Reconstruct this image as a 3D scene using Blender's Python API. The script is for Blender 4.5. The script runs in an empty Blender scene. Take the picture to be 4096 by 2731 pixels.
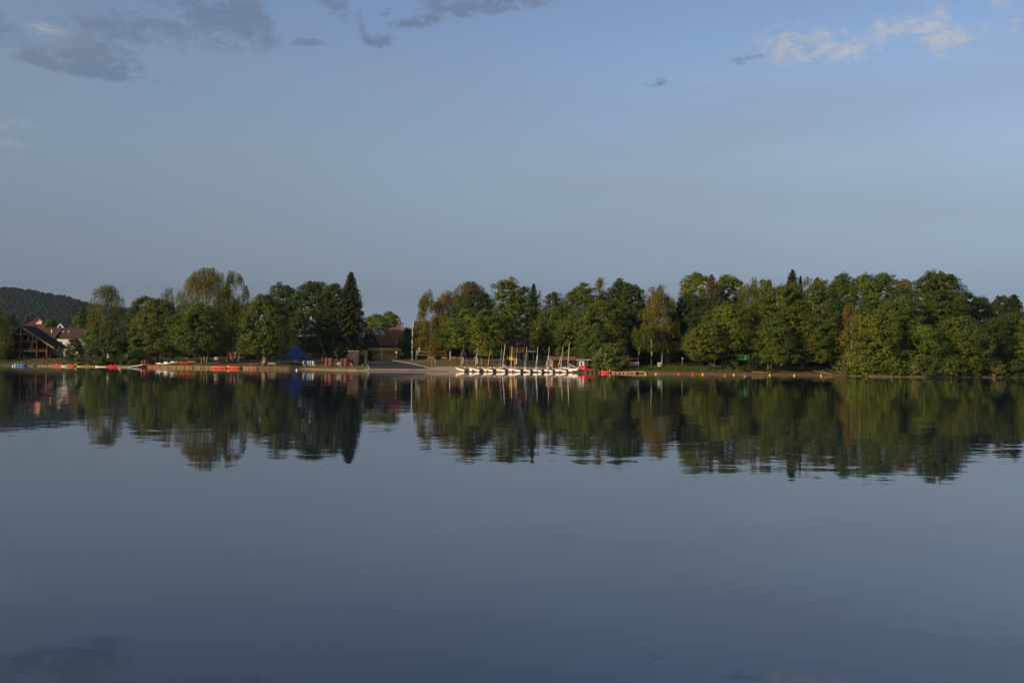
import bpy, math, random
import numpy as np
from mathutils import Vector, Matrix

# ------------------------------------------------------------------ camera
HAZE_ON = True
SC = bpy.context.scene
COL = SC.collection
W, H = 4096.0, 2731.0
LENS = 35.0
F = W * LENS / 36.0                      # focal length in photo pixels
CAM_Z = 2.0
PITCH = math.atan((1455.0 - H / 2) / F)
ROLL = math.radians(0.6)
cam_d = bpy.data.cameras.new('camera')
cam_d.lens = LENS; cam_d.sensor_width = 36.0
cam_d.clip_start = 0.1; cam_d.clip_end = 20000
cam = bpy.data.objects.new('camera', cam_d); COL.objects.link(cam)
CAM_R = Matrix.Rotation(math.pi / 2 + PITCH, 3, 'X') @ Matrix.Rotation(ROLL, 3, 'Z')
cam.matrix_world = Matrix.Translation((0, 0, CAM_Z)) @ CAM_R.to_4x4()
SC.camera = cam

# ------------------------------------------------------------------ light
SUN_EL = math.radians(16.0)
SUN_AZ = math.radians(180 + 47)          # clockwise from +Y: behind the camera, to the left
sun_dir = Vector((math.sin(SUN_AZ) * math.cos(SUN_EL), math.cos(SUN_AZ) * math.cos(SUN_EL), math.sin(SUN_EL)))
sun_d = bpy.data.lights.new('sun', 'SUN')
sun_d.energy = 5.0; sun_d.angle = math.radians(0.53); sun_d.color = (1.0, 0.75, 0.45)
sun = bpy.data.objects.new('sun', sun_d); COL.objects.link(sun)
sun.rotation_euler = (-sun_dir).to_track_quat('-Z', 'Y').to_euler()

world = bpy.data.worlds.new('World'); SC.world = world; world.use_nodes = True
try:
    world.cycles.sampling_method = 'MANUAL'; world.cycles.sample_map_resolution = 256
except Exception:
    pass
SC.view_settings.view_transform = 'Standard'; SC.view_settings.look = 'None'
SC.view_settings.exposure = 0.0; SC.view_settings.gamma = 1.0
SC.view_settings.use_curve_mapping = False
try:
    SC.cycles.use_denoising = True
    SC.cycles.max_bounces = 6; SC.cycles.diffuse_bounces = 2; SC.cycles.glossy_bounces = 3
    SC.cycles.transmission_bounces = 2; SC.cycles.transparent_max_bounces = 8
    SC.cycles.sample_clamp_indirect = 6.0
except Exception:
    pass


class NT:
    """tiny helper for building node trees"""
    def __init__(s, nt): s.nt = nt
    def n(s, t, **kw):
        nd = s.nt.nodes.new(t)
        for k, v in kw.items(): setattr(nd, k, v)
        return nd
    def link(s, a, b): s.nt.links.new(a, b)
    def val(s, sock, v):
        if hasattr(v, 'links') or isinstance(v, bpy.types.NodeSocket): s.link(v, sock)
        else: sock.default_value = v
    def m(s, op, a, b=0.0, c=None, clamp=False):
        nd = s.n('ShaderNodeMath', operation=op); nd.use_clamp = clamp
        s.val(nd.inputs[0], a); s.val(nd.inputs[1], b)
        if c is not None: s.val(nd.inputs[2], c)
        return nd.outputs[0]
    def vm(s, op, a, b=None):
        nd = s.n('ShaderNodeVectorMath', operation=op)
        s.val(nd.inputs[0], a)
        if b is not None: s.val(nd.inputs[1], b)
        return nd.outputs[0]
    def mix(s, fac, a, b, blend='MIX'):
        nd = s.n('ShaderNodeMix', data_type='RGBA', blend_type=blend)
        s.val(nd.inputs[0], fac); s.val(nd.inputs[6], a); s.val(nd.inputs[7], b)
        return nd.outputs[2]
    def noise(s, vec, scale, detail=4, rough=0.55, dist=0.0, color=False):
        nd = s.n('ShaderNodeTexNoise'); s.val(nd.inputs['Vector'], vec)
        nd.inputs['Scale'].default_value = scale; nd.inputs['Detail'].default_value = detail
        nd.inputs['Roughness'].default_value = rough; nd.inputs['Distortion'].default_value = dist
        return nd.outputs['Color' if color else 'Fac']
    def ramp(s, fac, stops, interp='LINEAR'):
        nd = s.n('ShaderNodeValToRGB'); s.val(nd.inputs[0], fac)
        cr = nd.color_ramp; cr.interpolation = interp
        while len(cr.elements) < len(stops): cr.elements.new(0.5)
        for e, (p, c) in zip(cr.elements, stops):
            e.position = p; e.color = (c[0], c[1], c[2], 1) if not isinstance(c, (int, float)) else (c, c, c, 1)
        return nd.outputs[0]
    def comb(s, x, y, z):
        nd = s.n('ShaderNodeCombineXYZ')
        for i, v in enumerate((x, y, z)): s.val(nd.inputs[i], v)
        return nd.outputs[0]


def sky_angles(px, py):
    """azimuth and elevation (radians) of a photo pixel's line of sight"""
    d = CAM_R @ Vector(((px - W / 2) / F, -(py - H / 2) / F, -1.0)); d.normalize()
    return math.atan2(d.x, d.y), math.asin(d.z)


def make_sky():
    t = NT(world.node_tree); world.node_tree.nodes.clear()
    out = t.n('ShaderNodeOutputWorld'); bg = t.n('ShaderNodeBackground'); t.link(bg.outputs[0], out.inputs[0])
    sky = t.n('ShaderNodeTexSky', sky_type='NISHITA'); sky.sun_disc = False
    sky.sun_elevation = SUN_EL; sky.sun_rotation = SUN_AZ
    sky.altitude = 200; sky.air_density = 1.0; sky.dust_density = 1.5; sky.ozone_density = 1.5
    tc = t.n('ShaderNodeTexCoord'); d = tc.outputs['Generated']
    sp = t.n('ShaderNodeSeparateXYZ'); t.link(d, sp.inputs[0])
    az = t.m('ARCTAN2', sp.outputs[0], sp.outputs[1]); el = t.m('ARCSINE', sp.outputs[2])
    # evening air: grey, dim band low down, clear blue above (the same all the way round)
    grade = t.ramp(t.m('DIVIDE', el, 1.5708), SKY_GRADE)
    base = t.mix(1.0, sky.outputs[0], grade, 'MULTIPLY')
    flat = t.comb(t.m('MULTIPLY', az, 1.0), t.m('MULTIPLY', el, 1.8), 0.0)
    nz = t.noise(flat, 24.0, 8, 0.62, 0.6)           # billows
    nf = t.noise(flat, 80.0, 6, 0.65, 0.5)           # torn edges
    nn = t.m('ADD', t.m('MULTIPLY', nz, 0.62), t.m('MULTIPLY', nf, 0.38))

    ang = t.comb(az, el, 0.0)

    def blobs(lst):
        tot = None
        for px, py, rx, ry, a, tilt in lst:
            a0, e0 = sky_angles(px, py)
            mp = t.n('ShaderNodeMapping', vector_type='TEXTURE'); t.link(ang, mp.inputs[0])
            mp.inputs['Location'].default_value = (a0, e0, 0)
            mp.inputs['Rotation'].default_value = (0, 0, tilt)
            mp.inputs['Scale'].default_value = (1.6 * rx / F, 1.6 * ry / F, 1)
            gr = t.n('ShaderNodeTexGradient', gradient_type='QUADRATIC_SPHERE'); t.link(mp.outputs[0], gr.inputs[0])
            g = t.m('MULTIPLY', t.m('SQRT', gr.outputs[1]), 1.25 * a)
            tot = g if tot is None else t.m('ADD', tot, g)
        return tot

    dark = blobs(DARK_CLOUDS); lit = blobs(LIT_CLOUDS)
    # the same broken cloud goes on overhead and behind, away from the part in view
    rest = t.m('MULTIPLY', t.m('SUBTRACT', t.noise(flat, 2.2, 4, 0.55), 0.47), 2.2)
    rest = t.m('MULTIPLY', rest, t.ramp(el, [(0.0, 0.0), (0.36, 0.0), (0.5, 1.0), (1.0, 1.0)]))
    dark = t.m('ADD', dark, t.m('MAXIMUM', rest, 0.0))
    wob = t.m('MULTIPLY', t.m('SUBTRACT', nn, 0.5), 2.8)
    dm = t.ramp(t.m('ADD', t.m('MULTIPLY', dark, 0.74), t.m('MULTIPLY', wob, 1.25)), [(0.0, 0.0), (0.14, 0.0), (0.85, 1.0), (1.0, 1.0)], 'EASE')
    dm = t.m('MULTIPLY', dm, t.ramp(dark, [(0.0, 0.0), (0.05, 0.0), (0.5, 1.0), (1.0, 1.0)]))
    lm = t.ramp(t.m('ADD', t.m('MULTIPLY', lit, 0.36), t.m('MULTIPLY', wob, 1.35)), [(0.0, 0.0), (0.05, 0.0), (0.95, 1.0), (1.0, 1.0)], 'EASE')
    lm = t.m('MULTIPLY', lm, t.ramp(lit, [(0.0, 0.0), (0.05, 0.0), (0.45, 1.0), (1.0, 1.0)]))
    c1 = t.mix(t.m('MULTIPLY', lm, 0.85), base, LIT_COL)
    c2 = t.mix(t.m('MULTIPLY', dm, 0.8), c1, DARK_COL)
    # thin even veil in soft patches
    veil = t.m('MULTIPLY', t.ramp(t.noise(t.comb(az, t.m('MULTIPLY', el, 5.0), 3.0), 3.0, 4, 0.5), [(0.35, 0.0), (0.72, 1.0)]), 0.34)
    c3 = t.mix(veil, c2, VEIL_COL)
    t.link(c3, bg.inputs[0]); bg.inputs[1].default_value = SKY_STRENGTH


SKY_STRENGTH = 0.096
SKY_GRADE = [(0.0, (.67, .83, 1.5)), (0.012, (.64, .78, 1.42)), (0.041, (.55, .58, .85)), (0.079, (.87, .80, .91)), (0.129, (1.25, 1.13, 1.13)),
             (0.177, (1.41, 1.32, 1.37)), (0.22, (1.38, 1.39, 1.56)), (1.0, (1.3, 1.32, 1.5))]
LIT_COL = (5.2, 5.3, 5.6, 1); DARK_COL = (1.4, 1.95, 3.1, 1); VEIL_COL = (2.75, 2.95, 3.4, 1)
# photo position of the cloud centres, radii, weight, tilt
DARK_CLOUDS = [(480, 130, 210, 70, 1.0, -0.12), (850, 90, 220, 75, 1.0, -0.15), (330, 235, 200, 50, 1.0, -0.1),
               (120, 235, 60, 20, .6, 0), (380, 295, 140, 18, .7, -.05), (1000, 60, 80, 60, .7, -.5), (20, 100, 60, 50, .6, 0),
               (1880, 30, 330, 40, 1.0, 0.1), (1650, 95, 100, 20, .9, .1), (1530, 165, 60, 26, .8, 0), (1340, 30, 80, 45, .9, -.5),
               (1250, 175, 60, 18, .9, 0), (1450, 110, 20, 50, .5, .3), (2630, 335, 60, 16, .9, .15), (2960, 240, 40, 20, .45, 0),
               (3030, 225, 40, 12, .6, 0), (640, 330, 60, 14, .5, 0)]
LIT_CLOUDS = [(3150, 175, 110, 65, 1.0, .1), (3310, 190, 80, 50, .8, 0), (3470, 165, 100, 60, 1.0, .2), (3710, 115, 100, 75, 1.0, -.4),
              (3870, 130, 130, 65, .8, -.2), (2820, 330, 50, 40, .6, -.2), (3950, 10, 70, 30, .7, 0), (3520, 95, 20, 45, .7, 0),
              (4060, 110, 20, 50, .6, 0), (205, 120, 60, 20, .5, -.1), (200, 165, 130, 40, .55, -.2), (330, 170, 90, 30, .3, -.2), (50, 480, 120, 40, .22, 0), (70, 570, 140, 50, .22, 0)]
make_sky()

# ------------------------------------------------------------------ helpers: photo <-> place
def ray(px, py):
    return CAM_R @ Vector(((px - W / 2) / F, -(py - H / 2) / F, -1.0))

def U(px, py, Y):
    """world point seen at a photo pixel at distance Y in front of the camera"""
    d = ray(px, py); k = Y / d.y
    return Vector((d.x * k, Y, CAM_Z + d.z * k))

SHORE_PX = [(-600, 1456), (0, 1462), (400, 1467), (520, 1469), (850, 1473), (1160, 1477.5), (1200, 1477), (1440, 1482.5), (1600, 1484),
            (1800, 1486), (2050, 1488.5), (2320, 1490.5), (2500, 1493), (2700, 1496), (3000, 1499), (3400, 1502.5), (3480, 1506), (3700, 1508), (4096, 1510), (4700, 1516)]
def _shore():
    xs, ys = [], []
    for px, py in SHORE_PX:
        d = ray(px, py); k = -CAM_Z / d.z
        xs.append(d.x / d.y); ys.append(d.y * k)
    return np.array(xs), np.array(ys)
SH_S, SH_Y = _shore()
def s_of(px):
    d = ray(px, 1455 + (px - W / 2) * math.tan(ROLL)); return d.x / d.y
def shoreY(s): return float(np.interp(s, SH_S, SH_Y))

PROFILES = [(-600, [(0, 0), (2, .4), (6, 1.4), (12, 2.5), (30, 3.2), (80, 4.5)]),
            (480, [(0, 0), (2, .4), (6, 1.2), (12, 1.9), (30, 2.6), (80, 4.2)]),
            (545, [(0, -.2), (.5, .55), (5, .8), (12, 1.25), (22, 1.95), (40, 2.4), (80, 3.6)]),
            (1150, [(0, -.2), (.5, .55), (5, .85), (12, 1.3), (22, 1.9), (40, 2.5), (80, 3.6)]),
            (1200, [(0, 0), (2, .2), (4, .55), (8, 1.02), (16, 1.5), (28, 2.0), (45, 2.6), (80, 3.6)]),
            (1420, [(0, 0), (2, .2), (4, .55), (8, 1.02), (16, 1.4), (28, 2.0), (45, 2.7), (80, 3.6)]),
            (1500, [(0, 0), (3, .35), (8, .8), (30, 2.0), (45, 2.75), (80, 3.6)]),
            (1700, [(0, 0), (3, .4), (8, 1.0), (30, 2.3), (50, 3.1), (90, 4.2)]),
            (1850, [(0, 0), (4, .45), (10, 1.3), (25, 2.1), (50, 3.3), (90, 4.5)]),
            (2150, [(0, 0), (4, .45), (10, 1.3), (25, 2.1), (50, 3.1), (90, 4.3)]),
            (2300, [(0, 0), (3, .4), (8, 1.05), (30, 2.0), (80, 3.6)]),
            (2600, [(0, 0), (2, .25), (4, .65), (10, 1.4), (30, 2.0), (80, 3.6)]),
            (3350, [(0, 0), (2, .25), (4, .5), (10, 1.2), (30, 2.0), (80, 3.6)]),
            (3520, [(0, 0), (1, .3), (5, 1.0), (20, 1.8), (80, 3.6)]),
            (4700, [(0, 0), (1, .3), (5, 1.0), (20, 1.8), (80, 3.6)])]
PROF_S = np.array([s_of(p) for p, _ in PROFILES])
FAR = [(200, 5.0), (600, 8.0), (2000, 14.0)]
def prof(i, t):
    pts = [(-60, -4), (-8, -1.0)] + PROFILES[i][1] + FAR
    return float(np.interp(t, [p[0] for p in pts], [p[1] for p in pts]))
def ground_st(s, t):
    i = int(np.clip(np.searchsorted(PROF_S, s) - 1, 0, len(PROF_S) - 2))
    f = float(np.clip((s - PROF_S[i]) / (PROF_S[i + 1] - PROF_S[i]), 0, 1))
    z = prof(i, t) * (1 - f) + prof(i + 1, t) * f
    if t > 1: z += 0.05 * math.sin(s * 190 + t * .35) * min(1, (t - 1) / 6) * math.sin(s * 70 - t * .2)
    return z
def ground(x, y):
    s = x / y; return ground_st(s, y - shoreY(s))
def P(px, t):
    """point on the ground t metres behind the waterline under photo column px"""
    s = s_of(px); Y = shoreY(s) + t
    return Vector((s * Y, Y, ground_st(s, t)))
def YT(px, t): return shoreY(s_of(px)) + t
def MPP(px, t): return YT(px, t) / F          # metres per photo pixel there

# ------------------------------------------------------------------ object helpers
def link(o): COL.objects.link(o); return o
def tag(o, label=None, cat=None, group=None, kind=None):
    if label: o['label'] = label
    if cat: o['category'] = cat
    if group: o['group'] = group
    if kind: o['kind'] = kind
    return o
def thing(name, label, cat, loc=(0, 0, 0), rotz=0.0, group=None):
    o = link(bpy.data.objects.new(name, None)); o.empty_display_size = 0.3
    o.location = loc; o.rotation_euler = (0, 0, rotz)
    return tag(o, label, cat, group)
def children(o): return [c for c in ALL_CHILD.get(o.name, [])]
ALL_CHILD = {}
def adopt(o, parent):
    if parent is not None:
        o.parent = parent; ALL_CHILD.setdefault(parent.name, []).append(o)
    return o
def copy_tree(o, parent=None):
    c = link(o.copy()); c.parent = None
    if parent is not None: adopt(c, parent)
    for ch in children(o): copy_tree(ch, c)
    return c

class MB:
    """collects simple shapes into one mesh"""
    def __init__(s): s.V = []; s.Fc = []
    def add(s, V, Fc):
        n = len(s.V); s.V.extend([tuple(v) for v in V]); s.Fc.extend([tuple(i + n for i in f) for f in Fc]); return s
    def box(s, x0, x1, y0, y1, z0, z1):
        V = [(x0, y0, z0), (x1, y0, z0), (x1, y1, z0), (x0, y1, z0), (x0, y0, z1), (x1, y0, z1), (x1, y1, z1), (x0, y1, z1)]
        return s.add(V, [(0, 3, 2, 1), (4, 5, 6, 7), (0, 1, 5, 4), (1, 2, 6, 5), (2, 3, 7, 6), (3, 0, 4, 7)])
    def beam(s, p, q, w, h=None):
        h = h or w; p, q = Vector(p), Vector(q); d = (q - p).normalized()
        a = d.cross(Vector((0, 0, 1)))
        if a.length < 1e-3: a = Vector((1, 0, 0))
        a.normalize(); b = a.cross(d)
        V = []
        for e in (p, q):
            for i, j in ((-1, -1), (1, -1), (1, 1), (-1, 1)): V.append(e + a * (w / 2 * i) + b * (h / 2 * j))
        return s.add(V, [(3, 2, 1, 0), (4, 5, 6, 7), (0, 1, 5, 4), (1, 2, 6, 5), (2, 3, 7, 6), (3, 0, 4, 7)])
    def tube(s, pts, rad, n=7, sq=1.0, cap=True):
        """tube through pts; rad per point, (horizontal, vertical) or one number"""
        pts = [Vector(p) for p in pts]; m = len(pts); V = []; Fc = []
        for i, p in enumerate(pts):
            d = (pts[min(i + 1, m - 1)] - pts[max(i - 1, 0)]).normalized()
            a = d.cross(Vector((0, 0, 1)))
            if a.length < 1e-3: a = Vector((1, 0, 0))
            a.normalize(); b = a.cross(d)
            r = rad[i] if isinstance(rad, (list, tuple)) else rad
            ra, rb = r if isinstance(r, (list, tuple)) else (r, r * sq)
            for k in range(n):
                t = 2 * math.pi * (k + .5) / n; V.append(p + a * (ra * math.cos(t)) + b * (rb * math.sin(t)))
        for i in range(m - 1):
            for k in range(n):
                k2 = (k + 1) % n; Fc.append((i * n + k, i * n + k2, (i + 1) * n + k2, (i + 1) * n + k))
        if cap: Fc.append(tuple(reversed(range(n)))); Fc.append(tuple(range((m - 1) * n, m * n)))
        return s.add(V, Fc)
    def prism(s, poly, y0, y1):
        """poly in (x, z), extruded along y"""
        n = len(poly)
        V = [(x, y0, z) for x, z in poly] + [(x, y1, z) for x, z in poly]
        Fc = [tuple(range(n)), tuple(reversed(range(n, 2 * n)))] + [(i, i + n, (i + 1) % n + n, (i + 1) % n) for i in range(n)]
        return s.add(V, Fc)
    def slab(s, quad, th):
        """four corners of a sheet given thickness th downwards along its normal"""
        q = [Vector(p) for p in quad]; nn = (q[1] - q[0]).cross(q[3] - q[0]).normalized() * th
        V = q + [p - nn for p in q]
        return s.add(V, [(0, 1, 2, 3), (7, 6, 5, 4), (0, 4, 5, 1), (1, 5, 6, 2), (2, 6, 7, 3), (3, 7, 4, 0)])
    def lathe(s, prof_, c=(0, 0, 0), n=12):
        V = []; Fc = []; m = len(prof_)
        for r, z in prof_:
            for k in range(n):
                t = 2 * math.pi * k / n; V.append((c[0] + r * math.cos(t), c[1] + r * math.sin(t), c[2] + z))
        for i in range(m - 1):
            for k in range(n):
                k2 = (k + 1) % n; Fc.append((i * n + k, i * n + k2, (i + 1) * n + k2, (i + 1) * n + k))
        Fc.append(tuple(reversed(range(n)))); Fc.append(tuple(range((m - 1) * n, m * n)))
        return s.add(V, Fc)
    def loft(s, rings, closed=True, caps=True):
        n = len(rings[0]); m = len(rings); V = [v for r in rings for v in r]; Fc = []
        for i in range(m - 1):
            for k in range(n if closed else n - 1):
                k2 = (k + 1) % n; Fc.append((i * n + k, i * n + k2, (i + 1) * n + k2, (i + 1) * n + k))
        if caps: Fc.append(tuple(reversed(range(n)))); Fc.append(tuple(range((m - 1) * n, m * n)))
        return s.add(V, Fc)
    def build(s, name, mat, parent=None, smooth=False, off=None):
        me = bpy.data.meshes.new(name)
        V = s.V if off is None else [tuple(Vector(v) - Vector(off)) for v in s.V]
        me.from_pydata(V, [], s.Fc); me.update()
        if mat: me.materials.append(mat)
        if smooth: me.polygons.foreach_set('use_smooth', [True] * len(me.polygons))
        o = link(bpy.data.objects.new(name, me)); adopt(o, parent)
        return o

def np_mesh(name, V, quads, mat, tint=None, smooth=False, k=4):
    me = bpy.data.meshes.new(name); n = len(quads)
    me.vertices.add(len(V)); me.vertices.foreach_set('co', np.ascontiguousarray(V, dtype=np.float32).ravel())
    me.loops.add(k * n); me.loops.foreach_set('vertex_index', np.ascontiguousarray(quads, dtype=np.int32).ravel())
    me.polygons.add(n); me.polygons.foreach_set('loop_start', np.arange(0, k * n, k, dtype=np.int32))
    if smooth: me.polygons.foreach_set('use_smooth', np.ones(n, dtype=bool))
    me.update(calc_edges=True)
    if tint is not None:
        at = me.attributes.new('tint', 'FLOAT_COLOR', 'FACE')
        c = np.ones((n, 4), dtype=np.float32); c[:, :3] = tint; at.data.foreach_set('color', c.ravel())
    me.materials.append(mat)
    return me

# ------------------------------------------------------------------ materials
MATS = {}
def mat(name, col, rough=0.7, var=0.15, scale=6.0, metal=0.0, spec=0.4, stretch=None, bump=0.0, col2=None):
    if name in MATS: return MATS[name]
    m = bpy.data.materials.new(name); m.use_nodes = True; t = NT(m.node_tree)
    b = m.node_tree.nodes['Principled BSDF']
    tc = t.n('ShaderNodeTexCoord'); v = tc.outputs['Object']
    if stretch: v = t.vm('MULTIPLY', v, stretch)
    nz = t.noise(v, scale, 5, 0.6)
    c2 = col2 if col2 else tuple(c * (1 - 2.2 * var) for c in col)
    c1 = tuple(min(1, c * (1 + var)) for c in col)
    t.link(t.ramp(nz, [(0.3, c2), (0.68, c1)]), b.inputs['Base Color'])
    b.inputs['Roughness'].default_value = rough; b.inputs['Metallic'].default_value = metal
    b.inputs['Specular IOR Level'].default_value = spec if rough < .8 else .1
    if bump:
        bp = t.n('ShaderNodeBump'); bp.inputs['Strength'].default_value = bump; bp.inputs['Distance'].default_value = 0.03
        t.link(nz, bp.inputs['Height']); t.link(bp.outputs[0], b.inputs['Normal'])
    MATS[name] = m; return m

def leaf_mat():
    m = bpy.data.materials.new('foliage'); m.use_nodes = True; t = NT(m.node_tree); m.node_tree.nodes.clear()
    out = t.n('ShaderNodeOutputMaterial'); at = t.n('ShaderNodeAttribute'); at.attribute_name = 'tint'
    d = t.n('ShaderNodeBsdfDiffuse'); tr = t.n('ShaderNodeBsdfTranslucent'); g = t.n('ShaderNodeBsdfGlossy')
    t.link(at.outputs['Color'], d.inputs['Color'])
    t.link(t.mix(1.0, at.outputs['Color'], (1.25, 1.15, 0.55, 1), 'MULTIPLY'), tr.inputs['Color'])
    g.inputs['Roughness'].default_value = 0.5; g.inputs['Color'].default_value = (.5, .5, .45, 1)
    mx = t.n('ShaderNodeMixShader'); mx.inputs[0].default_value = 0.2
    t.link(d.outputs[0], mx.inputs[1]); t.link(tr.outputs[0], mx.inputs[2])
    fr = t.n('ShaderNodeFresnel'); fr.inputs[0].default_value = 1.3
    m2 = t.n('ShaderNodeMixShader'); t.link(t.m('MULTIPLY', fr.outputs[0], 0.12), m2.inputs[0])
    t.link(mx.outputs[0], m2.inputs[1]); t.link(g.outputs[0], m2.inputs[2])
    t.link(m2.outputs[0], out.inputs[0])
    return m
LEAF = leaf_mat()
BARK = mat('bark', (.16, .125, .085), .9, .3, 5, stretch=(3, 3, .6), bump=.6)
BARK_BIRCH = mat('birch_bark', (.34, .32, .28), .8, .4, 3, stretch=(1, 1, 2.5))
BARK_DARK = mat('dark_bark', (.07, .055, .04), .9, .25, 5)

# ------------------------------------------------------------------ water
def water_mat():
    m = bpy.data.materials.new('lake_water'); m.use_nodes = True; t = NT(m.node_tree)
    b = m.node_tree.nodes['Principled BSDF']
    b.inputs['Base Color'].default_value = (.005, .012, .034, 1); b.inputs['Roughness'].default_value = 0.02
    b.inputs['IOR'].default_value = 1.45
    gp = t.n('ShaderNodeNewGeometry').outputs['Position']
    def slopes(sx, sy, amp, seed, detail=2):
        v = t.vm('MULTIPLY', t.vm('ADD', gp, (seed, seed * 1.7, 0)), (sx, sy, 0))
        c = t.noise(v, 1.0, detail, 0.5, 0.0, True)
        return t.vm('MULTIPLY', t.vm('SUBTRACT', c, (.5, .5, .5)), (amp * .28, amp, 0))
    # gentle ripples: short ones everywhere, stronger in lazily drifting patches of breeze
    patch = t.ramp(t.noise(t.vm('MULTIPLY', gp, (.012, .03, 0)), 1.0, 3, .5), [(.34, .3), (.70, 1.5)])
    n = t.vm('ADD', slopes(1.9, 4.6, RIPPLE[0], 11), slopes(.33, .9, RIPPLE[1], 37))
    n = t.vm('ADD', n, slopes(.06, .16, RIPPLE[2], 91))
    sc = t.n('ShaderNodeVectorMath', operation='SCALE'); t.link(n, sc.inputs[0]); t.link(patch, sc.inputs['Scale'])
    nn = t.vm('NORMALIZE', t.vm('ADD', sc.outputs[0], (0, 0, 1)))
    t.link(nn, b.inputs['Normal'])
    return m
RIPPLE = (.026, .017, .008)
wm = MB()
xs = np.linspace(-900, 900, 13); ys = [-400, -100, 0, 30, 80, 140, 200, 260, 330]
me = bpy.data.meshes.new('lake')
me.from_pydata([(x, y, 0) for y in ys for x in xs], [], [(j * 13 + i, j * 13 + i + 1, (j + 1) * 13 + i + 1, (j + 1) * 13 + i) for j in range(len(ys) - 1) for i in range(12)])
me.materials.append(water_mat())
lake = tag(link(bpy.data.objects.new('lake_water', me)), 'calm lake water mirroring the trees and evening sky', kind='structure')

# ------------------------------------------------------------------ ground
def ground_mat():
    m = bpy.data.materials.new('ground'); m.use_nodes = True; t = NT(m.node_tree)
    b = m.node_tree.nodes['Principled BSDF']; b.inputs['Roughness'].default_value = 0.95; b.inputs['Specular IOR Level'].default_value = 0.15
    gp = t.n('ShaderNodeNewGeometry').outputs['Position']
    at = t.n('ShaderNodeAttribute'); at.attribute_name = 'cover'     # r sand, g soil, b lush
    sp = t.n('ShaderNodeSeparateColor'); t.link(at.outputs['Color'], sp.inputs[0])
    n1 = t.noise(gp, .35, 5, .6); n2 = t.noise(gp, 2.5, 4, .65); n3 = t.noise(gp, .08, 3, .5)
    dry = t.ramp(n2, [(.3, (.13, .085, .035)), (.7, (.21, .15, .06))])
    green = t.ramp(n2, [(.3, (.055, .062, .016)), (.7, (.10, .10, .028))])
    grass = t.mix(t.ramp(t.m('ADD', t.m('MULTIPLY', n1, .6), t.m('MULTIPLY', n3, .5)), [(.42, 0), (.66, 1)]), green, dry)
    lush = t.ramp(n2, [(.3, (.03, .05, .012)), (.7, (.07, .095, .025))])
    grass = t.mix(sp.outputs[2], grass, lush)
    soil = t.ramp(n2, [(.3, (.075, .05, .03)), (.7, (.19, .12, .07))])
    sand = t.ramp(n2, [(.3, (.27, .21, .14)), (.7, (.42, .34, .24))])
    c = t.mix(sp.outputs[1], grass, soil); c = t.mix(sp.outputs[0], c, sand)
    t.link(c, b.inputs['Base Color'])
    bp = t.n('ShaderNodeBump'); bp.inputs['Strength'].default_value = .7; bp.inputs['Distance'].default_value = .08
    t.link(n2, bp.inputs['Height']); t.link(bp.outputs[0], b.inputs['Normal'])
    return m

def build_ground():
    S = np.linspace(-1.1, 1.1, 441)
    T = [-60, -25, -8, -4, -2, -1, -.5, 0, .25, .5, .8, 1.2, 1.7, 2.3, 3, 4, 5, 6, 7, 8, 9, 10, 11, 12, 13.5, 15, 17, 19, 21, 23, 25, 28, 31, 34, 38, 42, 46, 50, 56, 63, 72, 80, 95, 120, 160, 220, 300, 450, 800, 1400, 1950]
    V = []; cov = []
    s_pts = [(-600, 0, .6, .5), (300, 0, .5, .6), (520, .1, .4, .2), (700, 0, .15, .1), (1180, 0, .1, .25), (1300, 0, .1, .3), (1430, .1, .1, .2), (1700, 0, 0, 0),
             (2150, 0, 0, 0), (2350, 0, .2, .5), (2480, 0, .3, .8), (3000, 0, .6, .8), (3400, 0, .8, .6), (4700, 0, .8, .6)]
    ss = [s_of(p[0]) for p in s_pts]
    sand_px = [(-600, 0), (900, 0), (1150, .5), (1190, 1.6), (1440, 2.0), (1470, 5), (1640, 6), (1760, 9.5), (2000, 10.5), (2170, 8), (2260, 5), (2330, 1.2), (2600, .7), (3400, .5), (4700, .2)]
    mud_px = [(-600, 1.2), (500, 1.0), (560, .3), (1150, .5), (1200, 2.2), (1440, 2), (1800, 1), (2330, 2.2), (2600, 3.0), (3000, 4.2), (3350, 5), (3500, 1.5), (4700, 1)]
    ms = [s_of(p[0]) for p in mud_px]
    ns = [s_of(p[0]) for p in sand_px]
    for s in S:
        y0 = shoreY(s); w = np.interp(s, ns, [p[1] for p in sand_px]); mw = np.interp(s, ms, [p[1] for p in mud_px])
        base = [np.interp(s, ss, [p[i] for p in s_pts]) for i in (1, 2, 3)]
        for t in T:
            Y = y0 + t; V.append((s * Y, Y, ground_st(s, t)))
            jig = .25 * math.sin(s * 310) + .2 * math.sin(s * 811)
            f = 1 / (1 + math.exp(min(50, -(w + jig - t) * 2.2))) if t > -.4 else 0
            mud = 1 / (1 + math.exp(min(50, -(mw + jig * 2 - t) * 2.5)))
            far = min(1, max(0, (t - 45) / 20))
            cov.append((max(base[0] * (1 - far), f * (1 if w > 1 else w * .6)), max(base[1], mud), base[2]))
    nT = len(T); Fq = [(i * nT + j, (i + 1) * nT + j, (i + 1) * nT + j + 1, i * nT + j + 1) for i in range(len(S) - 1) for j in range(nT - 1)]
    me = np_mesh('ground', np.array(V), np.array(Fq), ground_mat(), smooth=True)
    at = me.attributes.new('cover', 'FLOAT_COLOR', 'POINT')
    c = np.ones((len(V), 4), dtype=np.float32); c[:, :3] = cov; at.data.foreach_set('color', c.ravel())
    return tag(link(bpy.data.objects.new('ground', me)), 'far lake shore with lawn, sand and bare earth', kind='structure')
build_ground()

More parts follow.
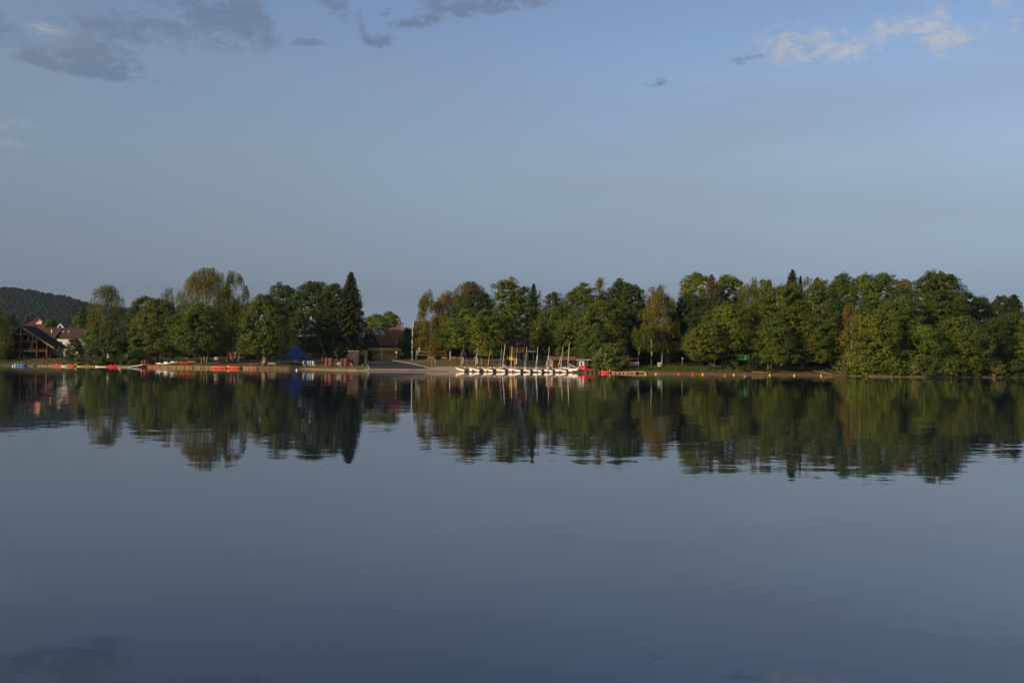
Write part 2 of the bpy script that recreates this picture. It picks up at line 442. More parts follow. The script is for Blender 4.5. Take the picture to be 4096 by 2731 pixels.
# ------------------------------------------------------------------ trees
SHAPES = {'round': ([0, .08, .2, .4, .6, .8, .92, 1], [.3, .65, .9, 1, .97, .8, .56, .2]),
          'dome': ([0, .08, .25, .5, .7, .85, .95, 1], [.85, .98, 1, .98, .9, .7, .46, .18]),
          'egg': ([0, .1, .3, .55, .75, .9, 1], [.55, .85, 1, .82, .55, .3, .1]),
          'tall': ([0, .1, .3, .55, .8, .92, 1], [.5, .8, .95, 1, .88, .66, .28]),
          'bush': ([0, .1, .3, .6, .8, .93, 1], [.92, 1, 1, .86, .62, .36, .12])}
def env(shape, u): a, b = SHAPES[shape]; return np.interp(u, a, b)

def leaf_quads(C, N, size, asp, rng, T=None):
    n = len(C)
    if T is None: T = rng.normal(size=(n, 3))
    N = N / (np.linalg.norm(N, axis=1, keepdims=True) + 1e-9)
    T = T - N * np.sum(T * N, axis=1, keepdims=True); T /= (np.linalg.norm(T, axis=1, keepdims=True) + 1e-9)
    B = np.cross(N, T)
    a = (size * .5)[:, None]; b = (size * asp * .5)[:, None]
    V = np.empty((n, 4, 3)); V[:, 0] = C - T * a; V[:, 1] = C + B * b - N * b * .25; V[:, 2] = C + T * a; V[:, 3] = C - B * b - N * b * .25
    return V.reshape(-1, 3), np.arange(4 * n).reshape(n, 4)

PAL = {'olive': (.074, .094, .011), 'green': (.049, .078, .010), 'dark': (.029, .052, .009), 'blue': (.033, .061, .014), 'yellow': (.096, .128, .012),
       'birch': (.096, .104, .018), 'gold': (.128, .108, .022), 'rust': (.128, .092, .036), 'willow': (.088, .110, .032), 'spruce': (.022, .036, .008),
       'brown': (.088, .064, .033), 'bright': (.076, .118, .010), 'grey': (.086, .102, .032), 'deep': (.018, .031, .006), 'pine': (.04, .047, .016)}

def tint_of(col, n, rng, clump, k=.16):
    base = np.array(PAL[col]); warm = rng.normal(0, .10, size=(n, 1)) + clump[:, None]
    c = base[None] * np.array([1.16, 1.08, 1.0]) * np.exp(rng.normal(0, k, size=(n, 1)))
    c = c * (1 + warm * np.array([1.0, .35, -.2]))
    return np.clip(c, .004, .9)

def broadleaf(rng, cx, cy, z0, z1, R, Rd, shape, dens, leaf):
    """clumps of leaves over a lobed envelope, with lobes standing out from dark creases, and looser clumps inside"""
    Hh = z1 - z0
    K = int(np.clip(7 + R * Hh / 8, 9, 30))
    kd = rng.normal(size=(K, 3)); kd /= np.linalg.norm(kd, axis=1, keepdims=True)
    ku = np.linspace(.03, .97, K); rng.shuffle(ku); kth = rng.uniform(0, 6.283, K); kw = rng.uniform(.55, 1.0, K)
    sz = (R * 2 + Hh) / 3
    area = 2 * math.pi * R * .8 * Hh * .95
    M = int(dens * area / .78)
    u = rng.uniform(0, 1, M); th = rng.uniform(0, 6.283, M)
    inner = rng.uniform(0, 1, M) < .34
    # lobe relief
    pos = np.stack([np.cos(th) * R, np.sin(th) * R, u * Hh], 1); kp = np.stack([np.cos(kth) * R, np.sin(kth) * R, ku * Hh], 1)
    d2 = ((pos[:, None] - kp[None]) ** 2).sum(2); lobe = (kw[None] * np.exp(-d2 / (2 * (.26 * sz) ** 2))).max(1)
    f = .70 + .33 * lobe + rng.normal(0, .045, M); f = np.where(inner, f * rng.uniform(.3, .85, M), f)
    e = env(shape, u) * f
    cc = np.stack([cx + np.cos(th) * e * R, cy + np.sin(th) * e * Rd, z0 + u * Hh * (.9 + .1 * lobe) + .02 * Hh * lobe], 1)
    hgt = np.clip(u, 0, 1)
    dd = np.stack([np.cos(th), np.sin(th), (hgt - .35) * 1.3], 1); dd /= np.linalg.norm(dd, axis=1, keepdims=True)
    rc = np.clip(rng.uniform(.55, 1.1, M) * min(1.0, .25 * sz), .25, 1.2)
    k = np.maximum(6, (dens ** .3 * 27 * rc * rc * (.42 / leaf) ** 2) * np.where(inner, .45, 1.0)).astype(int)
    idx = np.repeat(np.arange(M), k); n = len(idx)
    ev = rng.normal(size=(n, 3)); ev /= np.linalg.norm(ev, axis=1, keepdims=True)
    C = cc[idx] + ev * (rc[idx] * rng.uniform(.15, 1.0, n) ** .5)[:, None] * np.array([1.1, 1.1, .62])
    N = ev * .5 + dd[idx] * .5 + np.array([0, 0, .3]) + rng.normal(0, .4, size=(n, 3))
    CL = rng.normal(0, .12, M)[idx]
    size = rng.uniform(.75, 1.4, n) * leaf * np.where(inner[idx], 2.3, 1.0)
    return C, N, CL, size, .62, None

def weeping(rng, cx, cy, z0, z1, R, Rd, shape, dens, leaf):
    Hh = z1 - z0; ns = int(dens * (90 + R * Hh * 11)); C, N, CL, T = [], [], [], []
    nb = max(14, int(R * Hh / 2.2)); bl = []
    for i in range(nb):
        u = rng.uniform(.1, .98); e = env(shape, u); th = rng.uniform(0, 6.283); rho = e * rng.uniform(.45, .95)
        bl.append((cx + math.cos(th) * rho * R, cy + math.sin(th) * rho * Rd, z0 + u * Hh, rng.normal(0, .16)))
    for i in range(ns):
        b = bl[rng.integers(nb)]; sp = R * .16
        x0, y0, zz = b[0] + rng.normal(0, sp), b[1] + rng.normal(0, sp), min(b[2] + rng.normal(0, sp * .7), z1)
        u = np.clip((zz - z0) / Hh, 0, 1)
        q = math.hypot((x0 - cx) / R, (y0 - cy) / Rd) / max(env(shape, u), .1)
        if q > 1.05: x0 = cx + (x0 - cx) / q; y0 = cy + (y0 - cy) / q
        L = min(rng.uniform(.8, 3.4) * (.5 + .5 * min(1, R / 5)), max(.6, zz - z0 + .5)); k = max(4, int(L / .17))
        s = np.linspace(0, 1, k)[:, None]
        sway = rng.normal(0, .28, size=3); sway[2] = 0
        out = np.array([x0 - cx, y0 - cy, 0]) / (R + .1)
        p = np.array([x0, y0, zz]) + s * sway + np.sqrt(s) * out * .5 + s * np.array([0, 0, -L]) + rng.normal(0, .13, size=(k, 3))
        C.append(p); N.append(rng.normal(size=(k, 3)) + out * .8 + np.array([0, 0, .25])); CL.append(np.full(k, b[3] + rng.normal(0, .08)))
        T.append(rng.normal(0, .35, size=(k, 3)) + np.array([0, 0, -1.0]))
    C = np.concatenate(C); N = np.concatenate(N); CL = np.concatenate(CL); T = np.concatenate(T)
    return C, N, CL, rng.uniform(.8, 1.4, size=len(C)) * leaf * 1.0, .5, T

def conifer(rng, cx, cy, z0, z1, R, Rd, shape, dens, leaf):
    Hh = z1 - z0; z = z1; C, N, CL, T = [], [], [], []
    thin = shape == 'thin'
    while z > z0:
        u = (z1 - z) / Hh; L0 = R * (.07 + .93 * u ** .68)
        nbr = (4 if thin else 7); a0 = rng.uniform(0, 6.28)
        for b in range(nbr):
            if thin and rng.uniform() < .3: continue
            th = a0 + b * 6.283 / nbr + rng.uniform(-.2, .2); L = L0 * rng.uniform(.7, 1.12)
            k = max(3, int(L / .3 * dens * (.5 if thin else 1.0))); s = np.linspace(.12, 1, k)[:, None]
            d = np.array([math.cos(th), math.sin(th) * Rd / R, 0])
            droop = -.38 * L * s ** 1.4 + .18 * L * np.clip(s - .7, 0, 1) * 2
            p = np.array([cx, cy, z]) + d * L * s + np.concatenate([np.zeros((k, 2)), droop], axis=1)
            side = np.array([-d[1], d[0], 0]); cl = rng.normal(0, .1)
            for w in (-1, 0, 1):
                if thin and w == 0: continue
                n_ = len(p); off = side * w * .32 * (1 - .55 * s) * min(1.2, L * .45) + (np.array([0, 0, -.28]) if w == 0 else 0)
                C.append(p + off + rng.normal(0, .09, size=(n_, 3)))
                N.append(np.array([0, 0, .7]) + d * .6 + rng.normal(0, .45, size=(n_, 3))); CL.append(np.full(n_, cl))
                T.append((d + side * w * .8 + np.array([0, 0, -.25 if w else -1.1])) + rng.normal(0, .2, size=(n_, 3)))
        z -= rng.uniform(.34, .5) * (1.6 if thin else 1)
    C = np.concatenate(C); N = np.concatenate(N); CL = np.concatenate(CL); T = np.concatenate(T)
    return C, N, CL, rng.uniform(.85, 1.4, size=len(C)) * leaf * 1.45, .42, T

NTREE = [0]
WOODS = ('trees on the right bank', 'trees behind the sailboats')
def tree(label, name, px, top, hw, bot, t, col, shape='round', kind='leaf', base=None, trunk=.25, stems=1, dens=1.0, leaf=.33, cat='tree', group=None, mix=None, bark=None, lean=0.0):
    """one tree: px/top/hw/bot are its crown's centre column, top row, half width and bottom row in the photo, t metres behind the waterline"""
    NTREE[0] += 1; rng = np.random.default_rng(1000 + NTREE[0] * 7)
    Y = YT(px, t); m = Y / F
    top_p = U(px, top, Y); bot_p = U(px, bot, Y); R = hw * m * {'leaf': 1.24, 'weep': 1.2, 'conifer': 1.12}[kind] * (1.17 if kind == 'leaf' and group in WOODS else 1.0); Rd = R * .85
    z1 = top_p.z; cx = (top_p.x + bot_p.x) / 2
    bpx = px if base is None else base
    bp = P(bpx, t); gz = ground(cx, Y)
    z0 = max(bot_p.z, gz + (.05 if cat == 'shrub' else .15))
    fn = {'leaf': broadleaf, 'weep': weeping, 'conifer': conifer}[kind]
    C, N, CL, size, asp, T = fn(rng, cx, Y, z0, z1, R, Rd, shape, dens, leaf)
    keep = C[:, 2] > gz - .1; C, N, CL, size = C[keep], N[keep], CL[keep], size[keep]
    if T is not None: T = T[keep]
    V, Q = leaf_quads(C, N, size, asp, rng, T)
    tint = tint_of(col, len(C), rng, CL)
    if mix:          # part of the crown has turned
        c2, frac = mix
        w = (np.sin(C[:, 0] * .9 + C[:, 2] * .5 + NTREE[0]) + rng.normal(0, .6, size=len(C))) > (1 - 2 * frac)
        tint[w] = tint_of(c2, int(w.sum()), rng, CL[w])
    root = thing(name, label, cat, tuple(bp), 0, group)
    V = V - np.array(bp)
    crown = link(bpy.data.objects.new('crown', np_mesh('crown', V, Q, LEAF, tint))); adopt(crown, root)
    # trunk with limbs reaching into the crown
    mb = MB(); tr = random.Random(NTREE[0])
    c = Vector((cx, Y, 0)) - bp
    for k in range(stems):
        ox = (k - (stems - 1) / 2) * trunk * 2.2; fx = c.x + (k - (stems - 1) / 2) * R * .45
        zt = (z1 - bp.z) * (.8 if kind != 'conifer' else .97); zm = max(.6, z0 - bp.z)
        pts = [(ox, 0, -.3), (ox * 1.1 + lean * .3, 0, zm * .5), (ox * 1.4 + (fx - ox) * .35 + lean, tr.uniform(-.2, .2), zm + (zt - zm) * .15), (ox + (fx - ox) * .7 + tr.uniform(-.3, .3), c.y * .5, zm + (zt - zm) * .5), (fx, c.y, zt)]
        rad = [trunk * 1.25, trunk, trunk * .85, trunk * .5, trunk * .1]
        if stems > 1: rad = [r * .75 for r in rad]
        mb.tube(pts, rad, 8)
        if kind != 'conifer':
            for j in range(5 if stems == 1 else 3):
                f = .12 + .16 * j; i0 = Vector(pts[2]).lerp(Vector(pts[4]), f)
                th = tr.uniform(0, 6.28); L = R * tr.uniform(.45, .75)
                e = i0 + Vector((math.cos(th) * L, math.sin(th) * L * .85, L * tr.uniform(.35, .8)))
                e.z = min(e.z, z1 - bp.z - .5)
                md = i0.lerp(e, .5) + Vector((0, 0, L * .08))
                mb.tube([i0, md, e], [trunk * .38, trunk * .24, trunk * .06], 6)
    mb.build('trunk', bark or (BARK_BIRCH if kind == 'weep' else BARK), root, True)
    return root
# ------------------------------------------------------------------ the wooded hill far behind on the left
def hill():
    YH = 1500.0
    line = [(-900, 1105), (-300, 1120), (0, 1150), (120, 1163), (260, 1190), (360, 1219), (450, 1232), (620, 1245), (800, 1262), (1000, 1300), (1250, 1370), (1500, 1425), (1700, 1440)]
    V = []; nx, ny = 90, 14
    def crest(px): return np.interp(px, [l[0] for l in line], [l[1] for l in line])
    pxs = np.linspace(-900, 1700, nx)
    def pt(px, f):
        Y = 900 + (YH - 900) * f; zt = U(px, crest(px), YH).z
        x = U(px, 1450, YH).x * Y / YH
        return (x, Y, 4 + (zt - 8) * (f ** 1.15))
    for px in pxs:
        for j in range(ny): V.append(pt(px, j / (ny - 1)))
        x, Y, z = V[-1]; V.append((x * 1.5, YH * 1.5, z * .6))
    n = ny + 1
    Q = [(i * n + j, (i + 1) * n + j, (i + 1) * n + j + 1, i * n + j + 1) for i in range(nx - 1) for j in range(n - 1)]
    me = np_mesh('hill', np.array(V), np.array(Q), mat('hill_ground', (.035, .05, .02), .95, .3, .02), smooth=True)
    tag(link(bpy.data.objects.new('hill', me)), 'wooded hill rising behind the village', kind='structure')
    # its forest: thousands of crowns nobody could count
    rng = np.random.default_rng(5); Vs, Fs, tn = [], [], []
    t = (1 + 5 ** .5) / 2
    ico = np.array([(-1, t, 0), (1, t, 0), (-1, -t, 0), (1, -t, 0), (0, -1, t), (0, 1, t), (0, -1, -t), (0, 1, -t), (t, 0, -1), (t, 0, 1), (-t, 0, -1), (-t, 0, 1)]) / math.sqrt(1 + t * t)
    fi = np.array([(0, 11, 5), (0, 5, 1), (0, 1, 7), (0, 7, 10), (0, 10, 11), (1, 5, 9), (5, 11, 4), (11, 10, 2), (10, 7, 6), (7, 1, 8), (3, 9, 4), (3, 4, 2), (3, 2, 6), (3, 6, 8), (3, 8, 9), (4, 9, 5), (2, 4, 11), (6, 2, 10), (8, 6, 7), (9, 8, 1)])
    cnt = 0
    for i in range(19000):
        px = rng.uniform(-250, 1300); f = rng.uniform(.08, 1.0) ** .8
        x, Y, z = pt(px, f); r = rng.uniform(1.9, 3.6)
        for k in range(1):
            rr = r * rng.uniform(.6, 1)
            v = ico * rr * np.array([1, 1, .95]) * rng.uniform(.6, 1.25, size=(12, 1)) + np.array([x + rng.normal(0, r * .5), Y + rng.normal(0, r * .5), z + 3 + rng.uniform(0, 2.5)])
            Vs.append(v); Fs.append(fi + cnt); cnt += 12
            c = np.array((.018, .027, .019)) * math.exp(rng.normal(0, .09)); tn.append(np.tile(c * np.array([1 + rng.normal(0, .15), 1, 1]), (20, 1)))
    me = np_mesh('hill_forest', np.concatenate(Vs), np.concatenate(Fs), LEAF, np.concatenate(tn), smooth=False, k=3)
    tag(link(bpy.data.objects.new('hill_forest', me)), 'dense dark forest covering the distant hill', 'forest', kind='stuff')
hill()

# ------------------------------------------------------------------ trees, left to right
G1 = 'trees on the left bank'; G2 = 'trees around the lawn'; G3 = 'trees behind the sailboats'; G4 = 'trees on the right bank'
def B(*a, **k): return tree(*a, kind='weep', **k)
# left bank
B('willow with hanging yellow-green twigs cut off by the left edge', 'willow_tree', -25, 1185, 55, 1448, 5, 'birch', 'tall', leaf=.3, group=G1, mix=('yellow', .3))
tree('dark green tree standing directly left of the timber barn', 'leafy_tree', 30, 1330, 30, 1445, 9, 'deep', 'bush', group=G1)
tree('dim green tree rising behind the left end of the timber barn', 'leafy_tree', 42, 1258, 34, 1380, 45, 'dark', 'round', group=G1, dens=.7)
tree('small pointed tree just left of the pink dormer gable', 'leafy_tree', 110, 1262, 15, 1300, 78, 'dark', 'egg', group=G1, dens=.7)
tree('small round tree behind the ridge of the white house', 'leafy_tree', 203, 1275, 30, 1340, 60, 'green', 'round', group=G1, dens=.8)
tree('dark broad cone-shaped tree behind the right end of the white house', 'leafy_tree', 330, 1231, 52, 1350, 60, 'dark', 'egg', group=G1, dens=.9, mix=('olive', .2))
B('slender birch with thin hanging crown against the hill', 'birch_tree', 425, 1140, 62, 1400, 13, 'birch', 'tall', leaf=.32, dens=1.25, group=G1, trunk=.22)
tree('bright green leafy tree at the foot of the slender birch', 'leafy_tree', 372, 1285, 42, 1400, 9, 'bright', 'round', group=G1)
tree('feathery dark shrub in front of the white house wall', 'leafy_shrub', 300, 1352, 42, 1436, 7, 'dark', 'egg', group=G1, cat='shrub', trunk=.1)
tree('clipped green shrub beside the barn and under the white wall', 'leafy_shrub', 240, 1388, 22, 1424, 14, 'green', 'bush', group=G1, cat='shrub', trunk=.08)
tree('small bright yellow-green bush at the water by the green kayaks', 'leafy_shrub', 318, 1414, 23, 1460, 2, 'yellow', 'egg', group=G1, cat='shrub', trunk=.06)
tree('large dark bushy tree hanging over the red pedal boat', 'leafy_tree', 430, 1330, 75, 1460, 3, 'green', 'bush', group=G1, mix=('dark', .4), stems=2)
tree('dense dark tree between the slender birch and the two-stemmed alder', 'leafy_tree', 500, 1300, 55, 1450, 9, 'dark', 'dome', group=G1)
tree('low shaded bush on the bank above the grey floating ramp', 'leafy_shrub', 540, 1395, 50, 1462, 4, 'dark', 'bush', group=G1, cat='shrub', trunk=.08)
tree('blue-green tree peering over the two-stemmed alder from behind', 'leafy_tree', 578, 1180, 62, 1380, 42, 'blue', 'round', group=G2, dens=.8)
B('yellowing birch top showing behind the two-stemmed alder', 'birch_tree', 690, 1148, 55, 1380, 32, 'gold', 'tall', leaf=.3, group=G2, mix=('birch', .6))
tree('olive alder with two bare trunks behind the white kayak', 'alder_tree', 640, 1192, 108, 1425, 12, 'olive', 'dome', base=637, group=G2, stems=2, trunk=.38, mix=('green', .3))
tree('dark tree in the gap left of the tall weeping birch', 'leafy_tree', 740, 1300, 50, 1425, 26, 'deep', 'dome', group=G2, dens=.8)
B('tallest weeping birch on the left half of the shore', 'birch_tree', 830, 1072, 98, 1380, 26, 'birch', 'dome', leaf=.32, dens=1.5, group=G2, trunk=.35)
B('weeping birch top close right of the tallest weeping birch', 'birch_tree', 930, 1084, 60, 1400, 28, 'birch', 'dome', leaf=.32, dens=1.9, group=G2, mix=('olive', .35))
tree('green alder with three leaning stems above the timber quay', 'alder_tree', 795, 1212, 108, 1412, 5, 'green', 'round', base=818, group=G2, stems=3, trunk=.3, mix=('bright', .25))
tree('dark dense tree behind the standing white and red board', 'leafy_tree', 930, 1262, 52, 1395, 45, 'deep', 'dome', group=G2, dens=.8)
tree('dark pointed hedge tree half hidden between the three-stemmed alder and the linden', 'leafy_tree', 1000, 1255, 40, 1398, 42, 'deep', 'egg', group=G2, dens=.7)
tree('thick-trunked olive linden left of the blue tent', 'linden_tree', 1056, 1174, 90, 1418, 6, 'olive', 'dome', base=1057, group=G2, trunk=.65, mix=('green', .45))
tree('blue-green tree showing above the linden by the tent', 'leafy_tree', 1135, 1133, 72, 1360, 30, 'blue', 'round', group=G2, mix=('green', .4))
tree('big dark green oak behind the blue tent', 'oak_tree', 1255, 1122, 100, 1408, 26, 'dark', 'dome', base=1305, group=G2, trunk=.4, mix=('green', .45))
tree('dark green oak crown touching the tall spruce from the left', 'oak_tree', 1325, 1125, 60, 1400, 32, 'green', 'tall', base=1290, group=G2, mix=('dark', .5))
tree('tall dark spruce left of the yellow clubhouse', 'spruce_tree', 1402, 1092, 84, 1425, 34, 'spruce', kind='conifer', group=G2, trunk=.35, leaf=.5, bark=BARK_DARK, dens=1.2)
tree('young sapling tied inside a wooden guard by the kayak racks', 'sapling', 1346, 1385, 11, 1428, 14, 'dark', 'egg', group=G2, trunk=.04, leaf=.25)
# behind the clubhouse
tree('yellow-green tree behind the clubhouse roof ridge', 'leafy_tree', 1498, 1254, 46, 1350, 75, 'yellow', 'round', group=G2, dens=.9)
tree('pale green round tree right of the clubhouse roof', 'leafy_tree', 1566, 1246, 40, 1345, 85, 'bright', 'dome', group=G2)
tree('dark evergreen bush between the clubhouse and the concrete pole', 'evergreen_shrub', 1635, 1312, 44, 1432, 62, 'dark', 'egg', group=G2, cat='shrub', mix=('olive', .3))
tree('low green hedge bush left of the concrete pole', 'leafy_shrub', 1615, 1360, 35, 1432, 52, 'green', 'bush', group=G2, cat='shrub')
tree('dark cypress-like tree just right of the concrete pole', 'evergreen_tree', 1690, 1300, 40, 1432, 66, 'dark', 'egg', group=G2)
B('yellowing weeping birch standing behind the blue feather flag', 'birch_tree', 1728, 1155, 54, 1418, 46, 'gold', 'dome', base=1713, leaf=.32, group=G3, mix=('birch', .5), trunk=.22, dens=1.7)
B('brownish birch in the middle of the golden birch group', 'birch_tree', 1796, 1162, 58, 1372, 60, 'gold', 'dome', leaf=.34, group=G3, mix=('rust', .4), dens=1.6)
B('tall thinning brown birch at the right of the golden birch group', 'birch_tree', 1880, 1128, 82, 1370, 64, 'gold', 'dome', leaf=.32, group=G3, mix=('brown', .45), dens=1.6)
tree('round dark green tree in front of the brown birches', 'leafy_tree', 1908, 1160, 70, 1360, 40, 'dark', 'round', group=G3)
tree('bright green spreading tree in front of the orange awning', 'leafy_tree', 1856, 1232, 76, 1388, 24, 'bright', 'dome', base=1846, group=G3, mix=('green', .4))
tree('yellow-green tree with a leaning bare trunk behind the first sailboats', 'leafy_tree', 1946, 1232, 54, 1418, 12, 'yellow', 'dome', base=1930, group=G3, trunk=.32, mix=('green', .45), lean=-.5)
tree('tall airy light green tree above the yellow garage', 'leafy_tree', 2028, 1110, 52, 1300, 34, 'bright', 'tall', group=G3, mix=('olive', .4), stems=2, dens=.8)
tree('sparse green tree right of the tall airy one', 'leafy_tree', 2100, 1142, 50, 1330, 36, 'bright', 'tall', group=G3, dens=.65)
tree('green tree with a thick dark trunk left of the yellow garage', 'leafy_tree', 2026, 1262, 52, 1354, 16, 'green', 'dome', base=2032, group=G3, trunk=.4, bark=BARK_DARK, mix=('bright', .3))
tree('narrow conifer tip behind the sparse green tree', 'spruce_tree', 2134, 1138, 34, 1330, 62, 'spruce', kind='conifer', group=G3, leaf=.5, bark=BARK_DARK)
tree('dead brown pine with bare stems above the boat sheds', 'pine_tree', 2158, 1166, 24, 1275, 52, 'brown', 'thin', kind='conifer', group=G3, leaf=.45, trunk=.2, dens=.8)
tree('wispy grey-green pine right of the dead pine', 'pine_tree', 2212, 1166, 38, 1300, 60, 'pine', 'tall', group=G3, dens=.7, leaf=.5)
tree('wide dark olive tree spreading over the yellow garage roof', 'leafy_tree', 2228, 1216, 80, 1388, 26, 'green', 'dome', group=G3, mix=('olive', .3))
tree('tall green tree left of the golden treetop', 'leafy_tree', 2318, 1132, 72, 1380, 36, 'green', 'round', group=G3, mix=('bright', .2))
tree('olive tree directly behind the corrugated boat shed', 'leafy_tree', 2310, 1240, 80, 1432, 20, 'olive', 'dome', group=G3, mix=('green', .5))
B('golden birch top rising above the boat sheds', 'birch_tree', 2415, 1108, 36, 1270, 45, 'gold', 'tall', leaf=.34, group=G3, dens=1.2)
tree('olive green tree behind the small square shed', 'leafy_tree', 2412, 1190, 78, 1440, 16, 'olive', 'dome', group=G3, mix=('green', .5))
tree('leafy green tree beside the wooden landing stage', 'leafy_tree', 2385, 1290, 46, 1470, 10, 'green', 'bush', group=G3)
tree('grey-green willow bush hanging over the orange motorboat', 'willow_shrub', 2442, 1368, 60, 1482, 4, 'willow', 'bush', cat='shrub', group=G3, leaf=.36, mix=('green', .3))
# right bank
tree('dark tall tree with a split top right of the golden treetop', 'leafy_tree', 2478, 1113, 48, 1380, 38, 'dark', 'tall', group=G4)
tree('dark green tree left of the rusty birches', 'leafy_tree', 2535, 1131, 44, 1380, 36, 'green', 'tall', group=G4, mix=('dark', .5))
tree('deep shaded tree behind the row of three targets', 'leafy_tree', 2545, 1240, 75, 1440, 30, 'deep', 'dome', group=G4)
B('thin rusty birch with bare upper twigs', 'birch_tree', 2605, 1148, 40, 1370, 24, 'rust', 'tall', leaf=.32, group=G4, mix=('birch', .5), dens=1.3)
B('yellowing weeping birch above the lone archery target', 'birch_tree', 2648, 1140, 52, 1400, 22, 'gold', 'dome', leaf=.32, group=G4, mix=('birch', .6), dens=1.7)
B('slim shaded birch with a slanting pale trunk behind the targets', 'birch_tree', 2575, 1290, 40, 1400, 14, 'olive', 'tall', base=2552, leaf=.3, group=G4, trunk=.13)
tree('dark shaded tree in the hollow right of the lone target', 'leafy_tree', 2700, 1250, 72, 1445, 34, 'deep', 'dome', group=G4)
tree('dark green tree left of the olive shore alders', 'leafy_tree', 2765, 1172, 84, 1400, 30, 'dark', 'dome', group=G4)
tree('pale yellow-green treetop left of the dead brown conifer', 'plane_tree', 2785, 1086, 58, 1260, 56, 'yellow', 'round', group=G4)
tree('brown dead conifer between two pale treetops', 'dead_conifer', 2846, 1100, 66, 1260, 50, 'brown', 'cone', kind='conifer', group=G4, leaf=.4, dens=.5)
tree('pale yellow-green treetop right of the dead brown conifer', 'plane_tree', 2915, 1096, 62, 1270, 60, 'yellow', 'round', group=G4, mix=('green', .3))
tree('deep green tree behind the shore alders', 'leafy_tree', 2860, 1185, 80, 1400, 26, 'dark', 'dome', group=G4)
tree('spreading olive shore alder over thin forked stems', 'alder_tree', 2812, 1292, 72, 1440, 7, 'olive', 'round', base=2850, group=G4, stems=3, trunk=.16)
tree('taller olive alder left of the green tarpaulin', 'alder_tree', 2915, 1203, 72, 1425, 11, 'olive', 'dome', base=2895, group=G4, stems=2, trunk=.25, mix=('yellow', .2))
B('olive weeping birch above the green tarpaulin', 'birch_tree', 3005, 1108, 42, 1370, 24, 'birch', 'tall', leaf=.32, group=G4)
tree('narrow olive treetop right of the weeping birch over the tarpaulin', 'leafy_tree', 3062, 1114, 32, 1330, 36, 'olive', 'tall', group=G4)
tree('leafy olive tree directly right of the green tarpaulin', 'leafy_tree', 3062, 1180, 66, 1440, 14, 'green', 'dome', group=G4, mix=('olive', .5))
tree('dark conifer tip above the right-hand woods', 'spruce_tree', 3170, 1082, 52, 1260, 55, 'spruce', kind='conifer', group=G4, leaf=.5, bark=BARK_DARK)
tree('tiny conifer spire beside the dark conifer tip', 'spruce_tree', 3202, 1108, 14, 1220, 58, 'spruce', kind='conifer', group=G4, leaf=.4, bark=BARK_DARK)
B('thin olive birch top right of the conifer spire', 'birch_tree', 3230, 1106, 24, 1260, 46, 'birch', 'tall', leaf=.32, group=G4)
tree('broad olive alder mass above the leaning shore trunks', 'alder_tree', 3150, 1130, 88, 1430, 12, 'olive', 'dome', base=3115, group=G4, stems=2, trunk=.26, mix=('green', .45))
tree('low leafy alder leaning over the mud bank', 'alder_tree', 3100, 1270, 70, 1455, 5, 'green', 'dome', base=3075, group=G4, stems=2, trunk=.2, mix=('olive', .4))
tree('olive treetop left of the high round crowns', 'leafy_tree', 3275, 1116, 62, 1380, 28, 'olive', 'round', group=G4, mix=('green', .5))
tree('green alder over the dark hollow in the right bank', 'alder_tree', 3262, 1215, 78, 1445, 8, 'green', 'dome', base=3205, group=G4, stems=2, trunk=.22, mix=('olive', .4))
tree('high green crown at the left of the round treetops', 'leafy_tree', 3362, 1093, 55, 1380, 40, 'green', 'round', group=G4)
tree('dark green tree behind the rust-brown birch', 'leafy_tree', 3370, 1195, 66, 1450, 16, 'dark', 'dome', group=G4, mix=('green', .4))
tree('high bright green crown in the middle of the round treetops', 'leafy_tree', 3450, 1090, 58, 1380, 42, 'green', 'round', group=G4, mix=('bright', .3))
tree('dense green crown right of the rust-brown birch', 'leafy_tree', 3530, 1088, 72, 1420, 26, 'green', 'dome', group=G4, mix=('bright', .2))
B('rust-brown birch hanging in front of the green wood', 'birch_tree', 3404, 1198, 40, 1385, 3.5, 'rust', 'egg', leaf=.30, group=G4, dens=1.1)
tree('pale willow bush at the left end of the leafy point', 'willow_shrub', 3395, 1400, 36, 1506, 2, 'grey', 'bush', cat='shrub', group=G4, leaf=.36)
tree('light olive tree on the leafy point above the pale willow', 'leafy_tree', 3492, 1236, 84, 1480, 6, 'yellow', 'dome', group=G4, mix=('olive', .6))
tree('mid green tree between the light olive tree and the dome tree', 'leafy_tree', 3598, 1172, 76, 1470, 14, 'green', 'dome', group=G4, mix=('bright', .3))
tree('small rust-brown treetop left of the dome tree', 'leafy_tree', 3620, 1112, 30, 1240, 34, 'rust', 'round', group=G4, dens=.9)
tree('tall dome-shaped tree highest above the right bank', 'leafy_tree', 3752, 1081, 92, 1400, 20, 'green', 'dome', group=G4, dens=1.35, mix=('dark', .35))
tree('green tree low in front of the dome tree', 'leafy_tree', 3700, 1290, 66, 1490, 6, 'green', 'dome', group=G4, mix=('bright', .35))
tree('olive tree in front and right of the dome tree', 'leafy_tree', 3842, 1262, 90, 1480, 7, 'olive', 'dome', group=G4, mix=('green', .5))
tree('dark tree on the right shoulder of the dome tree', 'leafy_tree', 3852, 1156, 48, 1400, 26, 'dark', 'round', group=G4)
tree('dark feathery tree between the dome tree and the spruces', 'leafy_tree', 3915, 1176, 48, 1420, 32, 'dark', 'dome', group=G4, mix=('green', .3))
tree('dark rounded pine left of the spruce at the right edge', 'pine_tree', 4000, 1178, 44, 1420, 42, 'pine', 'tall', group=G4, bark=BARK_DARK)
tree('spruce nearest the right edge of the picture', 'spruce_tree', 4056, 1180, 100, 1420, 38, 'spruce', kind='conifer', group=G4, leaf=.5, bark=BARK_DARK)
tree('shaded green tree below the dark rounded pine', 'leafy_tree', 3965, 1262, 52, 1480, 12, 'dark', 'dome', group=G4, mix=('green', .4))
